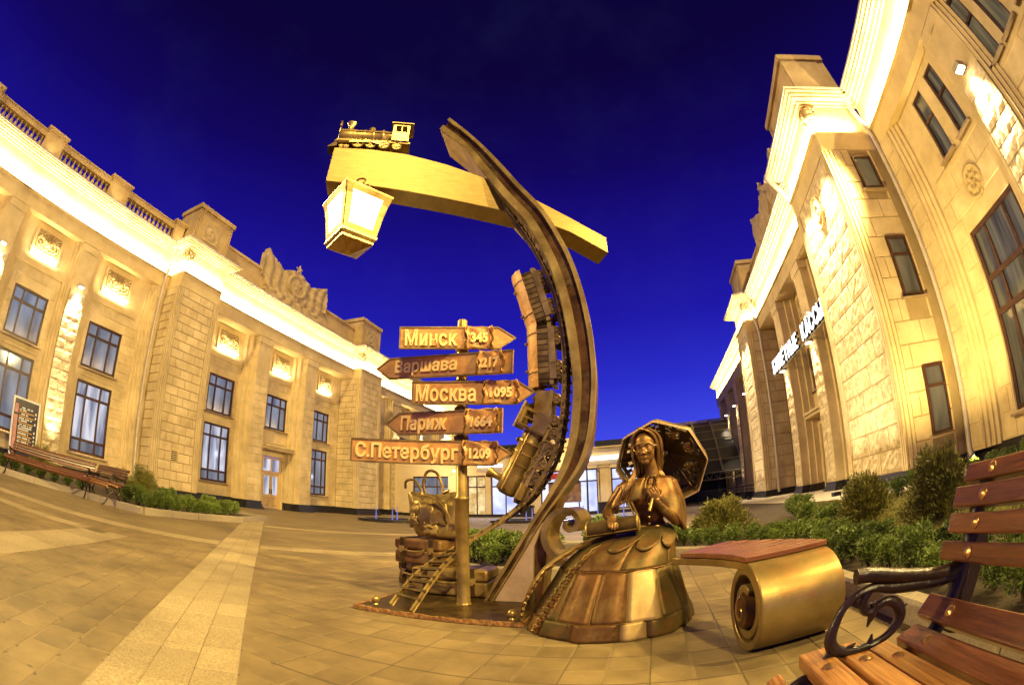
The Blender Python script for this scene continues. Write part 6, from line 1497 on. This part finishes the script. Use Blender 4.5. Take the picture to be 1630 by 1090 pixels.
def parasol():
    t = thing('parasol', 'dark openwork parasol with a lace rim, held behind the bronze lady\'s head', 'parasol', (.10, 3.6, .85))
    c = Vector((.112, 3.70, 1.137)); a = Vector((.14, .60, .34)).normalized(); u = Vector((0, 0, 1)); u = (u-a*u.dot(a)).normalized(); v = a.cross(u)
    n = 8; rim = .34; dep = .15
    def P(r, ph):
        # flat panels between eight ribs
        k = ph/(2*math.pi/n); f_ = k-math.floor(k); sag = 1-.075*(1-(2*f_-1)**2)*1.0
        return c + a*(dep*(1-(r/rim)**1.7)-.02) + (u*math.cos(ph)+v*math.sin(ph))*r*sag
    NR, NA = 12, 8; mb = MB(); rr = random.Random(6)
    full = NA*n
    for i in range(NR+1):
        for k in range(full): mb.v.append(tuple(P(.02+(rim-.02)*i/NR, 2*math.pi*k/full+.12)))
    for i in range(NR):
        for k in range(full):
            s = k % NA
            hole = (i in (6, 7, 9, 10) and s in (1, 3, 4, 6) and (i+s+k//NA) % 2 == 0) or (i in (7, 8) and s in (2, 5)) or (i == 10 and s in (2, 5))
            if hole and rr.random() < .9: continue
            mb.f.append((i*full+k, i*full+(k+1) % full, (i+1)*full+(k+1) % full, (i+1)*full+k))
    o = mb.build('canopy', 'bronze_dark', t, False, fix=False); so = o.modifiers.new('t', 'SOLIDIFY'); so.thickness = .006
    for k in range(n):
        ph = 2*math.pi*k/n+.12
        MB().tube([P(.02+(rim-.02)*j/8, ph)-a*.006 for j in range(9)], .006, 6).build('rib', 'bronze_dark', t, True)
    # a stiff rim band with a scalloped lace of little rings
    m2 = MB(); m = 64
    for k in range(m):
        ph = 2*math.pi*k/m+.12; p = P(rim, ph); q = (p-c); q = (q-a*q.dot(a)).normalized()
        m2.v += [tuple(p+q*.004), tuple(p+q*.014-a*.066)]
    m2.f = [(2*k, 2*((k+1) % m), 2*((k+1) % m)+1, 2*k+1) for k in range(m)]
    ro = m2.build('rim_band', 'bronze_bright', t, True, fix=False); so = ro.modifiers.new('t', 'SOLIDIFY'); so.thickness = .006
    ring = MB(); 
    for k in range(96):
        ph = 2*math.pi*k/96+.12; p = P(rim, ph); q = (p-c); q = (q-a*q.dot(a)).normalized(); w = a.cross(q)
        cc = p+q*.016-a*.076; ring.tube([cc+(w*math.cos(z*math.pi/4)+a*math.sin(z*math.pi/4))*.0105 for z in range(8)], .0036, 4, closed=True)
    tag(ring.build('lace_edge', 'bronze_pale', t, True, fix=False), kind='stuff')
    for k in range(n):                                             # open flowers worked into the panels
        ph = 2*math.pi*(k+.5)/n+.12; p = P(rim*.66, ph)-a*.008; q = (p-c); q = (q-a*q.dot(a)).normalized(); w = a.cross(q); m2 = MB()
        for z in range(7):
            an = z*2*math.pi/7; m2.obox(p+(q*math.cos(an)+w*math.sin(an))*.021, q*math.cos(an)+w*math.sin(an), a, a.cross(q*math.cos(an)+w*math.sin(an)), .015, .003, .0055)
        m2.tube([p+(q*math.cos(z*math.pi/8)+w*math.sin(z*math.pi/8))*.038 for z in range(16)], .003, 4, closed=True)
        m2.build('open_flower', 'bronze_bright', t, True, fix=False)
    MB().tube([Vector((-.012, 3.135, .77)), Vector((.015, 3.19, .86)), c+a*.16], [.010, .0095, .008], 10).build('shaft', 'bronze', t, True)
    MB().lathe([(.012, .12), (.016, .15), (.006, .20), (.001, .21)], tuple(c), a, 10).build('ferrule', 'bronze_bright', t, True)
parasol()

def scroll_bench():
    t = thing('scroll_bench', 'bronze scroll bench with thin wooden seat slats, its end rolled into a thick drum', 'bench', (.6, 2.4, 0))
    a = Vector((.985, .17, 0)).normalized(); b = Vector((-a.y, a.x, 0)); Z = Vector((0, 0, 1))
    c0 = Vector((.695, 2.42, 0)); W = .235; TH = .045; RC = 1.15
    def arc(s):
        th = s/RC; return c0 - a*(RC*(1-math.cos(th))) + b*(RC*math.sin(th)), a*math.cos(th)+b*math.sin(th)
    # the ribbon: along the seat towards the lady, over the end and rolled inwards
    seat_s = [.86-.06*k for k in range(14)]
    pts = [arc(s)[0]+Z*.447 for s in seat_s]; axs = [arc(s)[1] for s in seat_s]
    R0 = .213; cc = c0+Z*(.235)
    spiral = []
    for k in range(0, 92):
        th = math.pi/2 + k*R(8.2); r_ = R0 if k < 34 else R0-(k-34)*.0022
        spiral.append(cc - b*(r_*-math.cos(th)*-1)*-1*0 + (b*(r_*math.cos(th)*-1)*-1)*0 + (-b)*(r_*math.sin(th-math.pi/2)) + Z*(r_*math.cos(th-math.pi/2)))
    path = pts + spiral
    mb = MB(); m = len(path)
    for i, p in enumerate(path):
        q = path[min(i+1, m-1)]-path[max(i-1, 0)]; q.normalize(); av = axs[i] if i < len(axs) else a; nrm = av.cross(q).normalized()
        for (w, h) in ((-W, -TH/2), (W, -TH/2), (W, TH/2), (-W, TH/2)): mb.v.append(tuple(p+av*w+nrm*h))
    for i in range(m-1):
        for j in range(4): mb.f.append((i*4+j, i*4+(j+1) % 4, (i+1)*4+(j+1) % 4, (i+1)*4+j))
    mb.f += [(3, 2, 1, 0), tuple(range((m-1)*4, m*4))]
    o = mb.build('bench_ribbon', 'drum_bronze', t, True, angle=50); bevel(o, .006, 2, 50)
    # the inner roll and the plain drum face
    ci = cc+Z*-.02-b*.0
    m2 = MB(); m2.lathe([(.001, -W*1.10), (.085, -W*1.10), (.092, -W*1.06), (.092, W), (.001, W)], tuple(ci), a, 28); m2.build('inner_roll', 'bronze_red', t, True)
    m2 = MB(); m2.tube([ci-a*(W*1.105)+(Z*math.cos(k*.42)+b*math.sin(k*.42))*(.078-.0042*k) for k in range(17)], .006, 6); m2.build('scroll_line', 'bronze_bright', t, True)
    me = None
    for k in range(9):
        p, av = arc(.02+k*.088); p = p+Z*.487; bv = Vector((-av.y, av.x, 0))
        if me is None:
            mm = MB(); mm.box((-W-.012, -.036, -.014), (W+.012, .036, .016)); me = mm.mesh('seat_slat', 'wood_seat'); 
        M = Matrix((av, bv, Z)).transposed().to_4x4(); M.translation = p
        o = add('seat_slat', me, t, M=M); bevel(o, .004, 2)
    # the other end: the ribbon rises behind the lady and curls over like a C
    pr = [(-.42, 3.66, .31), (-.52, 3.70, .32), (-.66, 3.74, .385), (-.765, 3.77, .475), (-.815, 3.79, .58), (-.80, 3.80, .69), (-.735, 3.80, .775), (-.655, 3.80, .805), (-.585, 3.80, .785), (-.548, 3.80, .725), (-.565, 3.80, .665), (-.615, 3.80, .645), (-.65, 3.80, .675), (-.635, 3.80, .715)]
    P = catmull(pr, 6); mb = MB(); m = len(P); A = Vector((.25, .97, 0)).normalized()
    for i, p in enumerate(P):
        q = P[min(i+1, m-1)]-P[max(i-1, 0)]; q.normalize(); nrm = A.cross(q).normalized(); w = .15; h = .030-.012*i/m
        for (x, y) in ((-w*.6, -h), (w, -h), (w, h), (-w*.6, h)): mb.v.append(tuple(p+A*x+nrm*y))
    for i in range(m-1):
        for j in range(4): mb.f.append((i*4+j, i*4+(j+1) % 4, (i+1)*4+(j+1) % 4, (i+1)*4+j))
    mb.f += [(3, 2, 1, 0), tuple(range((m-1)*4, m*4))]
    o = mb.build('curled_end', 'bronze', t, True, angle=50); bevel(o, .005, 2, 50)
scroll_bench()
# ---------------------------------------------------------------- park benches, board, plants
def park_bench(name, label, L, ends_at, group, arms=(1, 1), wood='wood'):
    """Local frame: x from front to back, y along the bench, z up; the slats' ends lie at y = 0 and y = -L."""
    t = thing(name, label, 'bench', (0, 0, 0), 0, group)
    seat = [(.262, .372, -58, .060), (.335, .428, 4, .064), (.418, .421, -4, .064), (.502, .402, -5, .066), (.588, .412, 18, .064), (.655, .462, 46, .062)]
    back = [(.705, .588, 74, .045), (.728, .646, 70, .046), (.757, .700, 64, .050), (.795, .747, 55, .046)]
    for k, (x, z, ang, w) in enumerate(seat+back):
        c, s = math.cos(R(ang)), math.sin(R(ang)); ov = rnd.uniform(-.012, .012) if k != 4 else -.02
        mb = MB(); mb.obox((x, -L/2, z), (c, 0, s), (0, 1, 0), (-s, 0, c), w/2, L/2+ov, .018)
        nm = 'seat_slat' if k < 6 else 'back_slat'
        o = mb.build(nm, 'wood_worn' if (wood == 'wood' and k in (0, 1, 2, 3) and L < 2.0) else wood, t, world=False); bevel(o, .006, 3)
        for e in (-.13, -L+.13):
            p = Vector((x, e, z))+Vector((-s, 0, c))*.018
            m2 = MB(); m2.lathe([(.015, .0), (.014, .004), (.006, .009), (.001, .010)], tuple(p), (-s, 0, c), 14); m2.build('bolt', 'bolt_metal', o, True, at=(x, -L/2, z), world=False).location = (0, 0, 0)
    for y, arm in zip((-.075, -L+.075), arms):
        f = MB()
        # frame under the slats: seat curve, legs, back post
        f.tube(catmull([(.24, y-.06*0, .33), (.30, y, .395), (.40, y, .392), (.50, y, .378), (.59, y, .388), (.665, y, .45), (.718, y, .56), (.745, y, .63), (.775, y, .685), (.825, y, .745)], 5), .021, 10)
        fo = f.build('iron_frame', 'cast_iron', t, True, world=False)
        m2 = MB(); m2.obox((.735, y, .52), (.35, 0, 1), (0, 1, 0), (-1, 0, .35), .13, .024, .022); bevel(m2.build('back_post', 'cast_iron', t, False, world=False), .006)
        for pts in ([(.30, y, .39), (.285, y, .30), (.32, y, .20), (.27, y, .10), (.20, y, .025), (.16, y, .02)], [(.60, y, .385), (.62, y, .30), (.58, y, .20), (.65, y, .10), (.74, y, .025), (.78, y, .02)], [(.32, y, .20), (.45, y, .30), (.58, y, .20)]):
            MB().tube(catmull(pts, 6), [.017]*(6*(len(pts)-1)+1), 8).build('leg' if len(pts) > 3 else 'leg_brace', 'cast_iron', t, True, world=False)
        if arm:
            yy = y
            MB().tube(catmull([(.405, yy, .612), (.44, yy, .608), (.52, yy, .585), (.62, yy, .560), (.70, yy, .552), (.745, yy, .555)], 6), [.017]*31, 10).build('armrest', 'cast_iron', t, True, world=False)
            MB().tube(catmull([(.745, yy, .540), (.65, yy, .540), (.52, yy, .560), (.44, yy, .578), (.385, yy, .557), (.360, yy, .518), (.352, yy, .482), (.366, yy, .458), (.40, yy, .446), (.455, yy, .446), (.50, yy, .458), (.527, yy, .488), (.517, yy, .520), (.487, yy, .538), (.452, yy, .530)], 6), [.012+.003*math.sin(k*.2) for k in range(85)], 9).build('armrest_scroll', 'cast_iron', t, True, world=False)
            MB().tube(catmull([(.44, yy, .575), (.425, yy, .55), (.435, yy, .528), (.455, yy, .530), (.452, yy, .545)], 6), .010, 8).build('small_curl', 'cast_iron', t, True, world=False)
            m2 = MB()
            for (p0, p1, r_) in (((.452, yy, .522), (.44, yy, .492), .012), ((.362, yy, .462), (.328, yy, .430), .013), ((.385, yy, .450), (.415, yy, .462), .010), ((.515, yy, .50), (.545, yy, .515), .009), ((.452, yy, .45), (.455, yy, .472), .009)): m2.tube([p0, p1], [r_, .002], 7)
            m2.build('leaf_spur', 'cast_iron', t, True, world=False, fix=False)['kind'] = 'stuff'
    return t
def benches():
    b = park_bench('park_bench', 'near wooden park bench with black scrolled iron armrest, beside the planted bed', 1.9, None, 'park benches', (1, 1))
    b.location = (0.02, 1.0, .012)
    b = park_bench('park_bench', 'shorter wooden bench at the bed kerb, beside a dark thuja', 1.62, None, 'park benches', (1, 1))
    b.location = (-12.25, 4.45, .012); b.rotation_euler = (0, 0, R(91)); b.scale = (1.15, 1.15, 1.15)
    b = park_bench('park_bench', 'long wooden bench in front of the dark information board', 2.5, None, 'park benches', (1, 1))
    b.location = (-13.15, 2.35, .012); b.rotation_euler = (0, 0, R(137.8)); b.scale = (1.15, 1.15, 1.15)
benches()

def board():
    t = thing('information_board', 'tall dark information board with white and orange print, behind the long wooden bench', 'board', (-19.0, 4.48, 0))
    m = Matrix((Vector((0, 1, 0)), Vector((0, 0, 1)), Vector((1, 0, 0)))).transposed().to_4x4(); m.translation = (-19.0, 4.48, 0)
    def part(mb, name, m_, par=t):
        me = mb.mesh(name, m_); return add(name, me, par, M=m)
    W, z0, z1 = .58, .45, 2.42
    f = MB(); f.box((-W-.07, z0-.05, -.05), (-W, z1+.07, .06)); f.box((W, z0-.05, -.05), (W+.07, z1+.07, .06)); f.box((-W, z1, -.05), (W, z1+.07, .06)); f.box((-W, z0-.05, -.05), (W, z0, .06)); part(f, 'board_frame', 'white_print')
    f = MB(); f.box((-W, z0, -.04), (W, z1, .03)); part(f, 'panel', 'info_board')
    for (a, b_) in ((z0+.05, 1.85), (1.93, z1-.18)):
        f = MB(); f.box((-W+.03, a, .031), (-W+.20, b_, .036)); part(f, 'side_band', 'board_pink')
    rr = random.Random(8)
    z = z1-.30
    rows = [2, 1, 2, 3, 1, 1, 1, 2]
    wt = MB(); orr = MB()
    for n_ in rows:
        for k in range(n_):
            x = -W+.27; end = W-.28-rr.uniform(0, .45)*(k == n_-1)
            while x < end:
                w = rr.uniform(.03, .055); 
                if rr.random() < .14: x += .05; continue
                wt.box((x, z, .031), (x+w*.85, z+.052, .035)); x += w
            z -= .078
        orr.box((-W+.26, z+.015, .031), (W-.20, z+.05, .035)); z -= .07
        wt.box((W-.14, z+.12, .031), (W-.08, z+.20, .035))
    part(wt, 'print_rows', 'white_print')['kind'] = 'stuff'
    part(orr, 'print_rules', 'orange_print')['kind'] = 'stuff'
    for s in (-W-.035, W+.035):
        f = MB(); f.box((s-.03, -.02, -.03), (s+.03, z0-.05, .03)); part(f, 'post', 'dark_steel')
board()

# leaf clouds: many small folded leaves spread through a volume
def leaf_mesh(name, m_, n, fn, size, seed=1, stems=None, asp=.55, droop=.3):
    """fn(rng) gives (point, outward direction). Each leaf is a bent quad pair."""
    rr = random.Random(seed); V = []; Fc = []
    for k in range(n):
        p, d = fn(rr); d = Vector(d)
        d = (d+Vector((rr.gauss(0, .5), rr.gauss(0, .5), rr.gauss(.15, .5)))).normalized()
        s = d.cross(Vector((rr.gauss(0, 1), rr.gauss(0, 1), rr.gauss(0, 1)))).normalized(); L = size*rr.uniform(.6, 1.25); w = L*asp
        n_ = s.cross(d); b = len(V); p = Vector(p)
        V += [p, p+d*L*.5+s*w*.5+n_*w*.15, p+d*L, p+d*L*.5-s*w*.5+n_*w*.15]
        Fc.append((b, b+1, b+2, b+3))
    me = bpy.data.meshes.new(name); me.from_pydata([tuple(v) for v in V], [], Fc); me.materials.append(MAT[m_]); me.update()
    return me
def plants():
    # box shrubs: one clump of foliage over a little stem, repeated along the hedge lines
    protos = []
    def clump(rr, h=.36, r=.20):
        # a lumpy crown: pick a lobe, then a point near its skin
        k = rr.randrange(9); a = k*2.39; q = (.35+.65*((k % 3)/2)); c = Vector((math.cos(a)*r*.55*q, math.sin(a)*r*.55*q, h*(.45+.42*((k*7 % 9)/8))))
        d = Vector((rr.gauss(0, 1), rr.gauss(0, 1), rr.gauss(.25, 1))).normalized(); rad = r*.52*rr.random()**.25
        return c+d*rad, d
    for i in range(4):
        protos.append(leaf_mesh('foliage', 'hedge_leaf', 2300, clump, .036, 20+i))
    stem = MB()
    for k in range(5):
        a = k*1.3; stem.tube([(0, 0, -.02), (.03*math.cos(a), .03*math.sin(a), .09), (.09*math.cos(a), .09*math.sin(a), .24)], [.012, .009, .005], 5)
    stem = stem.mesh('stem', 'bark', True, fix=False)
    rr = random.Random(11)
    ORD = ['first', 'second', 'third', 'fourth', 'fifth', 'sixth', 'seventh', 'eighth', 'ninth', 'tenth', 'eleventh', 'twelfth', 'thirteenth', 'fourteenth', 'fifteenth', 'sixteenth', 'seventeenth', 'eighteenth', 'nineteenth', 'twentieth']+['twenty-'+w for w in ('first', 'second', 'third', 'fourth', 'fifth', 'sixth', 'seventh', 'eighth', 'ninth')]+['thirtieth']+['thirty-'+w for w in ('first', 'second', 'third', 'fourth', 'fifth', 'sixth', 'seventh', 'eighth', 'ninth')]
    def row(pts, step, lab, grp, k=1.0, z=.07, jit=.04):
        P = [Vector((*p, 0)) for p in pts]; i = 0
        for a, b in zip(P[:-1], P[1:]):
            n = max(1, int((b-a).length/step))
            for j in range(n):
                q = a.lerp(b, j/n)
                o = thing('box_shrub', lab % ORD[i], 'shrub', (q.x+rr.uniform(-jit, jit), q.y+rr.uniform(-jit, jit), z), rr.uniform(0, 6.28), grp); i += 1
                s = k*rr.uniform(.85, 1.15); o.scale = (s, s, s*rr.uniform(.85, 1.12))
                f = bpy.data.objects.new('foliage', protos[rr.randrange(4)]); COL.objects.link(f); f.parent = o
                w = bpy.data.objects.new('stem', stem); COL.objects.link(w); w.parent = o
    g1 = 'box shrubs of the bed beside the near bench'
    row([(1.68, .9), (1.68, 4.9), (1.30, 6.1), (.62, 7.0), (.30, 7.6), (.35, 9.2)], .29, '%s shrub from the near bench in the hedge row along the kerb', g1, .68)
    row([(2.02, 1.0), (2.02, 4.8), (1.60, 6.4), (.95, 7.4), (.8, 9.0)], .33, '%s shrub from the near bench in the second hedge row, behind the kerb row', g1, .70)
    row([(2.4, 6.2), (2.5, 7.4), (3.2, 10.5)], .62, '%s loose shrub along the lawn edge below the ticket sign, counted from the drum bench', 'shrubs at the lawn edge', 1.05)
    row([(4.6, 10.2), (5.0, 8.6), (6.6, 7.2), (8.0, 5.4)], .42, '%s low shrub on the lawn before the near wall, counted from the corner bay', 'shrubs along the wall', 1.1)
    row([(-2.75, 6.45), (-1.9, 5.72), (-1.0, 5.72)], .25, '%s shrub of the front row in the planter behind the suitcases', 'box shrubs of the middle planter', .98)
    row([(-2.7, 6.9), (-1.7, 6.2), (-.9, 6.2)], .28, '%s shrub of the back row in the planter behind the suitcases', 'box shrubs of the middle planter', 1.05)
    row([(-.62, 5.9), (-.62, 7.2)], .3, '%s bright shrub seen between the curled bench end and the lady', 'box shrubs beside the curl', 1.25)
    row([(-11.2, 5.7), (-10.35, 6.0), (-10.85, 9.2)], .34, '%s shrub of the outer hedge row in the bed under the bay, from the bench', 'box shrubs of the far bed', 1.05)
    row([(-11.6, 6.3), (-10.9, 6.5), (-11.3, 9.4), (-12.2, 10.6)], .40, '%s shrub of the inner hedge row in the bed under the bay, from the bench', 'box shrubs of the far bed', 1.15)
    row([(-14.9, 1.9), (-13.0, 5.6)], .42, '%s shrub in the row behind the two wooden benches by the station', 'box shrubs behind the benches', 1.1)
    # feathery thujas
    def thuja(name, label, x, y, h, r, n, seed, grp='thujas of the beds'):
        t = thing(name, label, 'shrub', (x, y, .07), 0, grp); rg = random.Random(seed); tips = []; tr = MB()
        for k in range(150):
            a = rg.uniform(0, 6.28); e = rg.uniform(.0, 1)**.8; L = r*(1.05-.35*e)*rg.uniform(.75, 1.12)
            p0 = Vector((0, 0, h*(.05+.50*e))); p2 = Vector((math.cos(a)*L*(1-.45*e), math.sin(a)*L*(1-.45*e), h*(.22+.72*e)*rg.uniform(.85, 1.12)))
            p1 = p0.lerp(p2, .5)+Vector((0, 0, -.04*h)); tips.append((p0, p1, p2))
            if k < 40: tr.tube([p0, p1, p0.lerp(p2, .8)], [.010, .006, .003], 4)
        tr.tube([(0, 0, -.05), (0, 0, h*.7)], [.03, .01], 6)
        tr.build('stem', 'bark', t, True, at=(0, 0, 0), world=False, fix=False)
        def fn(q):
            p0, p1, p2 = tips[q.randrange(len(tips))]; u = q.random()**.55
            p = p0*(1-u)**2+p1*2*u*(1-u)+p2*u*u; d = (p2-p0).normalized(); k = .055*(1.25-u)+.02
            return p+Vector((q.gauss(0, k), q.gauss(0, k), q.gauss(0, k))), d+Vector((0, 0, .35))
        me = leaf_mesh('foliage', 'thuja_leaf', n, fn, .060, seed, asp=.26)
        f = bpy.data.objects.new('foliage', me); COL.objects.link(f); f.parent = t
    thuja('thuja', 'feathery olive green thuja on the lawn, between the scroll bench drum and the near bench', 2.80, 5.75, .66, .42, 13000, 31)
    thuja('thuja', 'taller feathery thuja growing just beyond the back of the near wooden bench', 3.15, 4.45, .76, .48, 15000, 32)
    thuja('thuja', 'round golden green thuja behind the lady\'s shoulder, before the far columns', 1.15, 7.7, .66, .55, 13000, 33)
    thuja('thuja', 'dark thuja at the corner of the bay, beside the short wooden bench', -12.5, 7.0, 1.05, .62, 12000, 34)
    thuja('thuja', 'small light green shrub growing behind the long wooden bench', -15.2, 4.3, 1.0, .6, 6000, 35)
    thuja('thuja', 'small bush under the lit window behind the short bench', -14.5, 7.2, .9, .45, 4500, 36)
    thuja('thuja', 'bush at the very edge of the view beside the long wooden bench', -14.0, 2.0, 1.0, .55, 6000, 37)
    # lawn grass
    def gf(q):
        while True:
            x, y = q.uniform(2.4, 7.5), q.uniform(2.5, 13)
            if x > 2.7+max(0, (y-7)*.3) and x < 8-(y-3)*.32: return Vector((x, y, .078)), Vector((0, 0, 1.6))
    me = leaf_mesh('grass', 'grass_blade', 26000, gf, .055, 50, asp=.16)
    g = add('grass', me); tag(g, kind='stuff')
plants()
